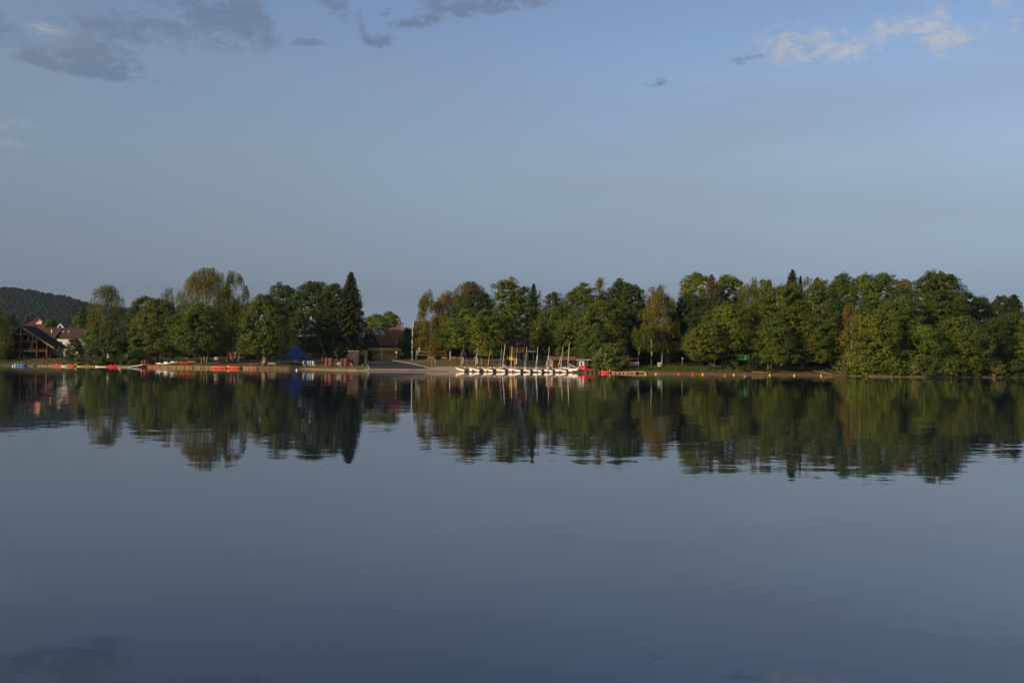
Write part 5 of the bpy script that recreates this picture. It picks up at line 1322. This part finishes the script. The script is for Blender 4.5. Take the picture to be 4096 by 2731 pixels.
kayak('dim ochre canoe end showing right of the tree stakes', tuple(P(762, 13) + Vector((0, 0, .05))), .02, YELDIM, Lg=3.6, Wd=.85, Hh=.5, name='canoe', cat='canoe')
kayak('green kayak half hidden behind the white kayak tip', tuple(P(706, 9.5) + Vector((0, 0, .02))), 0, GREENP, Lg=1.6, Wd=.6, Hh=.28)
kayak('red kayak lying behind the wooden tree stakes', tuple(P(742, 9.5) + Vector((0, 0, .02))), .03, RED, Lg=3.4, Wd=.7, Hh=.36)
kayak('dark red kayak lying left of the linden trunk', tuple(P(1020, 6.5) + Vector((0, 0, .02))), .04, mat('dark_red_plastic', (.28, .012, .02), .45, .15, 3), Lg=2.9, Wd=.75, Hh=.42)
kayak('red kayak tip showing between linden trunk and bench', tuple(P(1066, 7.5) + Vector((0, 0, .02))), .0, RED, Lg=1.6, Wd=.6, Hh=.36)
kayak('bright red kayak lying on the landing stage', tuple(P(2374, .6).xy) + (.62,), math.radians(-2), RED, Lg=3.3, Wd=.75, Hh=.36)
kayak('maroon covered canoe lying at the foot of the concrete pole', tuple(P(1640, 47) + Vector((0, 0, .05))), .0, MAROON, Lg=2.9, Wd=.9, Hh=.55, name='canoe', cat='canoe')
for px, t, side in ((2328, 5.4, 'left'), (2339, 5.0, 'right')):     # two upturned red tubs
    p = P(px, t); o = thing('red_tub_boat', 'upturned round red tub boat in front of the hut, %s one' % side, 'boat', tuple(p + Vector((0, 0, -.03))), 0, 'upturned red tubs by the hut')
    MB().lathe([(.72, 0), (.76, .15), (.74, .55), (.62, .85), (.35, 1.02), (.05, 1.06)], (0, 0, 0), 18).build('hull', RED, o, True)
    MB().lathe([(.70, 0), (.80, .02), (.80, .09), (.70, .11)], (0, 0, .02), 18).build('rim', RED, o, True)
    MB().beam((0, -.76, .2), (0, -.36, 1.03), .1, .06).build('keel_strip', mat('pale_red', (.65, .2, .2), .5, .1, 3), o)

# stacked canoes on the lawn shelf
for i in range(2):
    p = P(866, 18); kayak(['lower white kayak in the stack between the pale tree trunks', 'upper white kayak in the stack between the pale tree trunks'][i], (p.x, p.y, p.z + .55 + i * .5), .1, WHITE, Lg=1.3, Wd=.8, Hh=.3, group='white kayaks between the trunks')
for i in range(4):
    p = P(909, 19); kayak(['lowest', 'second lowest', 'second highest', 'highest'][i] + ' yellow kayak in the stack right of the pale trunks', (p.x, p.y, p.z + .08 + i * .42), math.pi / 2 + .3, YEL if i != 2 else LIME, Lg=2.4, Wd=.85, Hh=.3, group='stack of yellow kayaks')
for px, nm in ((858, 'left'), (876, 'middle'), (918, 'right')):
    p = P(px, 18.5); r = thing('storage_post', 'dark upright of the kayak shelf, the %s one' % nm, 'post', tuple(p)); box_part('upright', TIMBER_DK, r, -.07, .07, -.07, .07, -.3, 1.9); box_part('bracket', TIMBER_DK, r, -.3, .3, -.05, .05, 1.2, 1.28)
p = P(954, 21); o = thing('rescue_board', 'white rescue board with a red band standing upright on the lawn', 'board', (p.x, p.y, p.z + 1.0)); b = board_shape(2.2, .5, .1).build('hull', WHITE, o, True); b.rotation_euler = (math.radians(80), math.radians(-82), 0)
k = MB().box(-.22, .05, -.27, .27, -.075, .075).build('red_band', RED, o); k.rotation_euler = b.rotation_euler
p = P(1354, 10.5); o = thing('covered_trailer', 'low grey-blue covered trailer between the two kayak racks', 'trailer', tuple(p)); MB().prism([(-1.1, .1), (1.0, .1), (.8, .55), (.3, .95), (-.2, .8)], -.6, .8).build('cover', mat('grey_blue_cover', (.24, .28, .31), .7, .1, 3), o)
for x in (-.6, .6): MB().tube([(x, -.75, .22), (x, -.62, .22)], .24, 12).build('wheel', DARKG, o)
p = P(1402, 9.5); o = thing('red_tarp_boat', 'pink-red covered hull leaning right of the right kayak rack', 'boat', tuple(p)); MB().prism([(-.7, 0), (.75, 0), (.1, .95), (-.3, 1.0)], -.4, .5).build('cover', mat('faded_red', (.48, .10, .11), .6, .12, 3), o); box_part('strap', DARKG, o, -.05, .03, -.43, -.402, .05, .9)

# grey ramp and red slide frame
p = P(547, -1.2); o = thing('grey_ramp', 'long grey floating ramp sloping up to the quay', 'ramp', (p.x, p.y, .0)); MB().slab([(-2.0, -.5, .02), (1.7, -.5, .62), (1.7, .6, .62), (-2.0, .6, .02)], -.12).build('deck', GREYP, o); MB().beam((1.6, 0, .62), (2.7, .8, 1.0), .5, .1).build('gangway', GREYP, o)
for s in (-.46, .52): MB().beam((-2.0, s, .2), (1.7, s, .8), .06, .08).build('edge_rail', GREYP, o)
p = P(577, .4); o = thing('red_slide', 'red slide with two upright arms beside the grey ramp', 'slide', tuple(p + Vector((0, 0, -.1))))
for x in (-.75, .0): MB().tube([(x, -.5, -.35), (x + .1, -.4, .6), (x + .35, -.2, 1.55)], .13, 8).build('arm', RED, o)
MB().tube([(-.85, -.5, -.35), (.2, -.5, -.05)], .14, 8).build('foot_bar', RED, o)
for d in (0, .7): MB().tube([(.35, d, 1.6), (.9, d + .3, .8), (1.5, d + .5, .5), (2.9, d + .9, .25)], .12, 8).build('side_wall', RED, o)
MB().slab([(.5, .1, 1.3), (1.4, .5, .45), (1.4, 1.2, .45), (.5, .8, 1.3)], .06).build('chute', RED, o); MB().slab([(1.4, .5, .45), (2.9, .9, .2), (2.9, 1.6, .2), (1.4, 1.2, .45)], .06).build('chute', RED, o)
p = P(623, 3); o = thing('white_stump', 'small white upright marker left of the white kayak', 'marker', tuple(p)); MB().tube([(-.1, 0, -.1), (.12, 0, .55)], .16, 8).build('body', WHITE, o); MB().tube([(.12, 0, .55), (.14, 0, .6)], .1, 8).build('cap', GREYP, o)

# blue and white drums
p = P(80, -.8); names = ['pale blue', 'second', 'third', 'dark blue']
for i in range(4):
    x = p.x - 1.1 + i * .78; o = thing('float_drum', ['palest drum at the left end of the floating blue row', 'second drum from the left in the floating blue row', 'third drum from the left in the floating blue row', 'darkest drum at the right end of the floating blue row'][i], 'drum', (x, p.y, .22), 0, 'floating drums below the barn')
    MB().tube([(-.36, 0, 0), (-.33, 0, 0), (.33, 0, 0), (.36, 0, 0)], [.22, .33, .33, .22], 14).build('barrel', PALEBLUE if i == 0 else BLUE, o, True)
    for x2 in (-.12, .16): MB().tube([(x2, 0, 0), (x2 + .1, 0, 0)], .345, 14).build('hoop', PALEBLUE if i in (1, 2) else BLUE, o, True)

# ------------------------------------------------------------------ buoys, birds
def buoy(label, px, py, m_, rad=.22, group='swimming buoys in a line', z=None):
    d = ray(px, py); k = -CAM_Z / d.z; o = thing('buoy', label, 'buoy', (d.x * k, d.y * k, rad * .35), 0, group)
    pr = [(rad * math.cos(a), rad * math.sin(a)) for a in [math.radians(x) for x in range(-85, 86, 17)]]
    MB().lathe(pr, (0, 0, 0), 14).build('body', m_, o, True)
    MB().lathe([(.07, rad * .95), (.09, rad * 1.05), (.09, rad * 1.3), (.04, rad * 1.4)], (0, 0, 0), 8).build('neck', m_, o)
    MB().lathe([(rad * 1.0, -.03), (rad * 1.04, 0), (rad * 1.0, .03)], (0, 0, 0), 14).build('seam', m_, o)
ORD = ['nearest the jetty end', 'second yellow from the jetty', 'between the red pair and the mud bank', 'left of the swimming duck', 'fifth yellow from the jetty', 'below the leaning shore trunks', 'rightmost in the whole line']
for (px, py), w_ in zip([(2582, 1496), (2624, 1497), (2811, 1498.5), (2935, 1500), (3079, 1501.5), (3177, 1502.5), (3284, 1503.5)], ORD): buoy('yellow buoy %s' % w_, px, py, YEL)
for (px, py), w_ in zip([(2714, 1497.5), (2771, 1499), (2900, 1502.5)], ['leftmost of the three red ones', 'middle of the three red ones', 'rightmost of the three red ones']): buoy('red buoy %s' % w_, px, py, mat('red_buoy', (.65, .06, .05), .45, .1, 3))
buoy('white buoy floating in front of the blue tent', 1187, 1481.5, WHITE, .24, None)
buoy('white buoy floating left of the blue drums', 52, 1465, WHITE, .22, None)
def duck(label, px, py, s=1.0, flip=1):
    d = ray(px, py); k = -CAM_Z / d.z; o = thing('duck', label, 'duck', (d.x * k, d.y * k, 0), 0 if flip > 0 else math.pi)
    MB().tube([(-.30, 0, .12), (-.2, 0, .09), (0, 0, .08), (.16, 0, .10), (.22, 0, .17), (.23, 0, .25), (.27, 0, .30), (.33, 0, .29), (.38, 0, .28)], [.02, .07, .12, .10, .06, .045, .055, .045, .015], 10).build('body', mat('duck_feathers', (.42, .36, .28), .8, .4, 8), o, True)
    MB().tube([(.36, 0, .285), (.43, 0, .275)], [(.03, .015), (.025, .008)], 6).build('bill', YEL, o); MB().tube([(-.22, .1, .13), (-.02, .13, .13)], [.03, .05], 6).build('wing', mat('duck_wing', (.2, .17, .14), .8, .3, 8), o)
duck('duck swimming right of the red pedal boat', 478, 1478); duck('duck swimming between two yellow buoys off the mud bank', 2981, 1505, flip=-1)

# ------------------------------------------------------------------ lawn furniture and signs
p = P(1087, 4.0); o = thing('park_bench', 'grey slatted bench facing the lake right of the linden', 'bench', tuple(p))
for x in (-1.0, .92): box_part('leg', METAL, o, x, x + .08, -.1, .35, -.1, .45); box_part('back_post', METAL, o, x, x + .08, -.16, -.104, -.1, .92)
for i in range(5): box_part('back_slat', WOOD_PALE, o, -.97, .97, -.21, -.165, .42 + i * .1, .50 + i * .1)
for i in range(4): box_part('seat_slat', WOOD_PALE, o, -.97, .97, -.08 + i * .11, .01 + i * .11, .452, .49)
def stakes(label, px, t, h, w_, m_=WOOD_PALE, sap=False):
    p = P(px, t); o = thing('tree_guard', label, 'tree guard', tuple(p), .2, 'wooden tree guards')
    for x in (-1, 1):
        for y in (-1, 1): MB().tube([(x * w_, y * w_, -.3), (x * w_, y * w_, h)], .05, 6).build('stake', m_, o)
    for y in (-1, 1): box_part('cross_bar', m_, o, -w_ - .06, w_ + .06, y * w_ - .09, y * w_ - .052, h - .12, h)
stakes('pale wooden tree guard alone on the lawn right of the ramp', 1734, 14, 1.65, .42); stakes('wooden tree guard under the three-stemmed alder', 742, 8.0, 1.75, .36, WOOD_WARM); stakes('wooden tree guard around the sapling by the kayak racks', 1346, 13.5, 1.35, .4)
p = P(1681, 17); o = thing('litter_bin', 'black square litter bin on the lawn beside the ramp', 'bin', tuple(p)); MB().loft([[(-s, -s, z), (s, -s, z), (s, s, z), (-s, s, z)] for s, z in ((.24, -.1), (.27, .6))]).build('body', DARKG, o); box_part('lid', METAL, o, -.3, .3, -.3, .3, .62, .68)
WHICH = ['leftmost planter, behind the tree guard', 'second planter from the left, below the net end', 'third planter from the left, right of the white pole', 'fourth planter, the right half of the double pair', 'fifth planter, behind the first catamaran mast', 'sixth planter, left of the leaning trunk']
for i, px in enumerate((1727, 1777, 1810, 1822, 1844, 1906)):
    p = P(px, 41); o = thing('planter_box', 'raised brown wooden ' + WHICH[i].replace('planter', 'planter box', 1), 'planter', tuple(p), 0, 'raised planters along the path'); w_ = .55 if i in (2, 3) else .78
    for k in range(3): box_part('board', WOOD_PLANT, o, -w_, w_, -.45 + .01 * (k % 2), .45, .42 + k * .19, .60 + k * .19)
    for x in (-w_ + .02, w_ - .1):
        for y in (-.5, .42): box_part('leg', WOOD_PLANT, o, x, x + .08, y, y + .04, -.2, .9)
    MB().lathe([(.5, 0), (.42, .1), (.2, .18)], (0, 0, .98), 9).build('soil', mat('dark_soil', (.04, .03, .02), .95, .2, 5), o)
L = Loc(1725, 43); o = thing('volleyball_net', 'yellow-edged volleyball net strung across the back of the lawn', 'net', tuple(L.loc))
pts = [L(1666, 1404), L(1678, 1405), L(1700, 1407), L(1745, 1408), L(1778, 1405.5)]; low = [L(1672, 1420), L(1700, 1421), L(1745, 1421.5), L(1784, 1418)]
YT_ = mat('yellow_tape', (.62, .42, .03), .6, .1, 3); MB().tube(pts, .035, 6).build('top_tape', YT_, o); MB().tube(low, .022, 6).build('bottom_tape', YT_, o); MB().tube([pts[0], low[0]], .03, 6).build('side_tape', YT_, o); MB().tube([pts[-1], low[-1]], .03, 6).build('side_tape', YT_, o)
nb = MB()
for i in range(1, 56):
    f = i / 56; x = pts[0][0] + (pts[-1][0] - pts[0][0]) * f; nb.tube([(x, 0, float(np.interp(x, [q[0] for q in pts], [q[2] for q in pts]))), (x, 0, float(np.interp(x, [q[0] for q in low], [q[2] for q in low])))], .006, 3)
nb.build('mesh', DARKG, o)
MB().tube([(L.x(1664), 0, -.4), (L.x(1664), 0, L.z(1403))], .05, 7).build('post', METAL, o)
p = P(1800, 39); o = thing('white_pole', 'white pole with an orange band between two planters', 'pole', tuple(p)); MB().tube([(0, 0, -.3), (0, 0, 2.5)], .075, 8).build('shaft', WHITE, o); MB().tube([(0, 0, .65), (0, 0, .95)], .085, 8).build('band', ORANGE, o)
L = Loc(1670, 44); o = thing('feather_flag', 'blue feather flag with white writing beside the concrete pole', 'flag', tuple(L.loc))
fp = [(1669, 1424), (1667, 1410), (1669, 1398), (1674, 1391), (1680, 1389), (1683, 1393), (1682, 1401), (1677, 1410)]
MB().prism([(L(*q)[0], L(*q)[2]) for q in fp], -.015, .015).build('cloth', FLAGBL, o); MB().tube([L(1669, 1432), L(1668, 1420), L(1666.5, 1408), L(1669, 1396), L(1675, 1389.5), L(1681, 1388.5)], .03, 6).build('rod', METAL, o)
for a, b, w_ in (((1676, 1393), (1679, 1392), .16), ((1675.5, 1396), (1679, 1395), .14), ((1675, 1399), (1678.5, 1398), .14), ((1671, 1404.5), (1681, 1403.5), .14), ((1670, 1416), (1672, 1412), .06)):
    s0, s1 = L(*a), L(*b); MB().beam((s0[0], -.03, s0[2]), (s1[0], -.03, s1[2]), .02, w_).build('lettering', WHITE, o)
L = Loc(1648, 46); o = thing('concrete_pole', 'tall concrete utility pole carrying wires right of the clubhouse', 'utility pole', tuple(L.loc)); zt = L.z(1300)
MB().loft([[(-s, -s, z), (s, -s, z), (s, s, z), (-s, s, z)] for s, z in ((.26, -.4), (.13, zt))]).build('shaft', mat('old_concrete', (.36, .30, .22), .9, .15, 3), o)
box_part('cross_arm', METAL, o, -.5, .5, -.22, -.14, zt - .5, zt - .4)
for x in (-.42, 0, .42): MB().lathe([(.04, 0), (.07, .05), (.05, .15), (.02, .18)], (x, -.18, zt - .4), 8).build('insulator', WHITE, o)
box_part('meter_box', GREYP, o, -.16, .16, -.34, -.262, 1.6, 2.3)
for i, (e, sag) in enumerate((((1590, 1296), .4), ((1560, 1325), .6), ((1540, 1338), .7))):
    s0 = U(1648, 1300 + i * 4, L.Y) + Vector((0, -.2, -.3)); e0 = U(e[0], e[1], L.Y + 20); md = (s0 + e0) / 2 - Vector((0, 0, sag))
    wv = tag(link(bpy.data.objects.new('overhead_wire', None)), ['highest thin wire running left from the concrete pole', 'middle thin wire running left from the concrete pole', 'lowest thin wire running left from the concrete pole'][i], 'wire', 'wires on the concrete pole'); wv.location = s0
    MB().tube([s0, s0.lerp(md, .5) - Vector((0, 0, sag * .2)), md, md.lerp(e0, .5) - Vector((0, 0, sag * .2)), e0], .025, 5).build('cable', DARKG, wv, off=s0)
def sign(label, px, t, py0, py1, w_, m_):
    L = Loc(px, t); o = thing('sign_post', label, 'sign', tuple(L.loc)); box_part('panel', m_, o, -w_ / 2, w_ / 2, -.06, -.03, L.z(py1), L.z(py0)); MB().tube([(0, 0, -.3), (0, 0, L.z(py0))], .04, 6).build('post', METAL, o)
    box_part('print', GREYP, o, -w_ * .35, w_ * .35, -.068, -.062, L.z(py1) + .08, L.z(py1) + .2)
sign('small white notice on a post at the clubhouse corner', 1585, 40, 1406, 1412, .35, WHITE); sign('pale blue notice post right of the clubhouse', 1611, 46, 1412, 1417, .4, PALEBLUE); sign('small pale notice deep in the shade right of the lone target', 2729, 24, 1430, 1435, .35, GREYP)
p = P(1056, 5.2); o = thing('tree_notice', 'small white notice fixed to the linden trunk', 'notice', (p.x, p.y, p.z + 1.0)); box_part('plate', WHITE, o, -.11, .11, -.03, 0, -.16, .16); box_part('print', RED, o, -.08, .08, -.036, -.032, .06, .1)
L = Loc(1086, 30); o = thing('street_lamp', 'thin lamp post seen between linden and tent', 'lamp post', tuple(L.loc)); MB().tube([(0, 0, -.2), (0, 0, L.z(1391)), (-.5, 0, L.z(1389))], .05, 6).build('post', METAL, o); box_part('lamp_head', GREYP, o, -.95, -.35, -.12, .12, L.z(1390), L.z(1388))

# archery range
def target(label, px, t, py0, py1, w_, face=True, rot=.3, group='archery targets'):
    L = Loc(px, t); o = thing('archery_target', label, 'target', tuple(L.loc), rot, group); z0, z1 = L.z(py1), L.z(py0); h = z1 - z0; zc = (z0 + z1) / 2
    tilt = lambda z: .18 * (z - z0)
    def sl(nm, m_, x0, x1, a, b, off, th=.04): return MB().slab([(x0, tilt(a) - off, a), (x1, tilt(a) - off, a), (x1, tilt(b) - off, b), (x0, tilt(b) - off, b)], th).build(nm, m_, o)
    butt = sl('butt', DARKG, -w_ * .62, w_ * .62, z0 - .1, z1 + .08, 0, .2)
    if face:
        pf = sl('face', PAPER, -w_ / 2, w_ / 2, z0, z1, .02, .012); k = 0
        for rr, m_ in ((.33, RINGK), (.26, RINGB), (.17, RINGR), (.08, RINGY)):
            k += 1; mb = MB(); V = [(rr * w_ * math.cos(a), tilt(zc + rr * w_ * math.sin(a)) - .022 - .004 * k, zc + rr * w_ * math.sin(a) * 1.15) for a in [2 * math.pi * j / 20 for j in range(20)]]
            mb.add(V, [tuple(range(20))]); mb.build('ring', m_, pf)
    for x in (-w_ * .5, w_ * .5): MB().beam((x, -.1, -.15), (x, .12, z0 - .1), .06, .06).build('leg', WOOD_PALE, o)
    MB().beam((0, .75, -.15), (0, .2, z1 - .2), .06, .06).build('rear_leg', WOOD_PALE, o); return o
target('archery target nearest the black butt, left of three together', 2525, 9, 1448, 1462, .72); target('middle of the three archery targets standing together', 2538, 9, 1448, 1462, .72); target('right one of the three archery targets standing together', 2551, 9, 1448, 1462, .72)
target('lone archery target standing apart in the long grass', 2637, 9, 1450, 1465, .78)
target('bare black archery butt left of the three targets', 2512, 9.3, 1449, 1459, .75, False)
p = P(2512, 8.6); o = thing('white_sack', 'white sack hanging below the black archery butt', 'sack', tuple(p)); MB().loft([[(-w_, -.15, z), (w_, -.15, z), (w_ * .9, .1, z), (-w_ * .9, .1, z)] for w_, z in ((.18, .15), (.3, .45), (.27, .72), (.24, .78))]).build('bag', WHITE, o); box_part('hook', DARKG, o, -.03, .03, -.04, .0, .78, .9)
L = Loc(2511, 16); o = thing('red_goal_frame', 'red post and cross bar standing in the shade behind the targets', 'frame', tuple(L.loc)); rm = mat('dull_red_paint', (.38, .06, .03), .6, .15, 3); MB().tube([(0, 0, -.3), (0, 0, L.z(1430))], .07, 7).build('post', rm, o); MB().tube([(L.x(2500), 0, L.z(1434.5)), (L.x(2552), 0, L.z(1434.5))], .055, 7).build('cross_bar', rm, o)
p = P(2494, 13); o = thing('red_marker_post', 'thin red-tipped marker left of the red frame', 'post', tuple(p)); MB().tube([(0, 0, -.2), (0, 0, 1.2)], .035, 6).build('rod', rm, o); MB().tube([(0, 0, 1.0), (0, 0, 1.3)], .06, 8).build('tip', RED, o)
o = thing('rail_fence', 'dark wooden rail fence in the shade right of the lone target', 'fence', tuple(P(2735, 20))); o0 = o.location.copy()
for i in range(6): q = P(2660 + i * 30, 20); MB().tube([q + Vector((0, 0, -.2)), q + Vector((0, 0, 1.0))], .07, 6).build('post', TIMBER_DK, o, off=o0)
for hz in (.5, .9):
    for i in range(5): a, b = P(2660 + i * 30, 20), P(2690 + i * 30, 20); MB().beam(a + Vector((0, -.1, hz)), b + Vector((0, -.1, hz)), .05, .12).build('rail', TIMBER_DK, o, off=o0)
# green tarpaulin
L = Loc(2970, 8); o = thing('green_tarpaulin', 'bright green tarpaulin stretched between posts under the alders', 'tarpaulin', tuple(L.loc)); V = []; Q = []; nx = 24
for i in range(nx + 1):
    for j in range(7):
        f = i / nx; g = j / 6; q = L(2950 + 45 * f, 1419 + (1 - g) * 22 + (1.6 * math.sin(f * 9) + 1.2 * math.sin(f * 23)) * g); V.append((q[0], .22 * math.sin(f * 14) * (.3 + .7 * g) + .1 * math.sin(f * 31 + g * 3), q[2]))
for i in range(nx):
    for j in range(6): Q.append((i * 7 + j, (i + 1) * 7 + j, (i + 1) * 7 + j + 1, i * 7 + j + 1))
c = MB().add(V, Q).build('sheet', GREENT, o, True); c.modifiers.new('thickness', 'SOLIDIFY').thickness = .02
for px, tp in ((2948.5, 1413), (2995.5, 1418)): MB().tube([(L.x(px), .05, -.4), (L.x(px), .05, L.z(tp))], .07, 7).build('post', TIMBER, o)

# ------------------------------------------------------------------ stones, driftwood
def rock(label, px, t, r_, m_, sd, sink=.25, name='boulder', flat=.7, group=None, cat='rock'):
    rg = random.Random(sd); p = P(px, t); o = tag(link(bpy.data.objects.new(name, None)), label, cat, group); o.location = p
    rings = []
    for z, k in ((-.4, .7), (-.1, 1.0), (.3, .92), (.6, .6), (.78, .2)):
        rings.append([(r_ * k * math.cos(a) * rg.uniform(.8, 1.2), r_ * k * math.sin(a) * rg.uniform(.8, 1.2) * .8, z * r_ * flat) for a in [2 * math.pi * j / 9 for j in range(9)]])
    MB().loft(rings).build('stone', m_, o)
for i, (px, t, r_) in enumerate(((112, .4, .45), (121, .2, .6), (133, .5, .7), (204, 1.4, .5))): rock(['small grey boulder right of the blue drums', 'grey boulder at the water second from the drums', 'largest grey boulder at the water below the barn', 'grey boulder on the bank behind the left jetty'][i], px, t, r_, STONE, i, group='boulders below the barn')
for i, (px, t, r_) in enumerate(((3016, 4.6, .7), (3026, 4.4, .55), (3040, 4.3, .6), (3052, 4.2, .45), (3068, 4.0, .4))): rock(['biggest pale slab at the left of the bank stones', 'pale slab second from left on the mud bank', 'pale slab in the middle of the bank stones', 'pale slab second from right on the mud bank', 'smallest pale slab at the right of the bank stones'][i], px, t, r_, SLABST, 20 + i, flat=.35, name='stone_slab', group='pale slabs on the mud bank')
p = P(3305, 2.2); o = thing('driftwood', 'bare pale dead branches lying at the right end of the mud bank', 'branch', tuple(p)); DW = mat('dead_wood', (.34, .28, .20), .9, .2, 4); rg = random.Random(3)
MB().tube([(-2.9, -.3, .75), (-1.5, 0, .45), (0, .1, .2), (1.4, .2, .05)], [.03, .05, .09, .1], 6).build('limb', DW, o)
for i in range(6):
    x = -2.2 + i * .5; MB().tube([(x, 0, .55 - .07 * i), (x - .7, rg.uniform(-.5, .5), .75 + rg.uniform(-.2, .45)), (x - 1.3, rg.uniform(-.6, .6), .7 + rg.uniform(-.3, .6))], [.035, .025, .01], 5).build('twig', DW, o)
p = P(3340, 4); o = thing('leaning_branch', 'thin bare branch leaning out of the dark hollow', 'branch', tuple(p)); MB().tube([(1.0, 0, .1), (.2, 0, 1.2), (-1.1, .2, 2.2)], [.06, .045, .02], 6).build('limb', DW, o); MB().tube([(.2, 0, 1.2), (-.1, .1, 1.9)], [.03, .01], 5).build('twig', DW, o)

# a little haze lies between here and the hill
def haze():
    V0, V1 = (-2700, -450, -5.5), (2700, 2330, 190)
    o = MB().box(V0[0], V1[0], V0[1], V1[1], V0[2], V1[2]).build('haze', None)
    m = bpy.data.materials.new('haze'); m.use_nodes = True; t = NT(m.node_tree); m.node_tree.nodes.clear()
    out = t.n('ShaderNodeOutputMaterial'); v = t.n('ShaderNodeVolumePrincipled'); v.inputs['Density'].default_value = HAZE; v.inputs['Color'].default_value = (.55, .78, 1, 1); v.inputs['Anisotropy'].default_value = .2
    t.link(v.outputs[0], out.inputs['Volume']); o.data.materials.append(m)
    return tag(o, 'thin blue evening haze filling the air over the lake', kind='stuff')
HAZE = .00005
if HAZE_ON: haze()
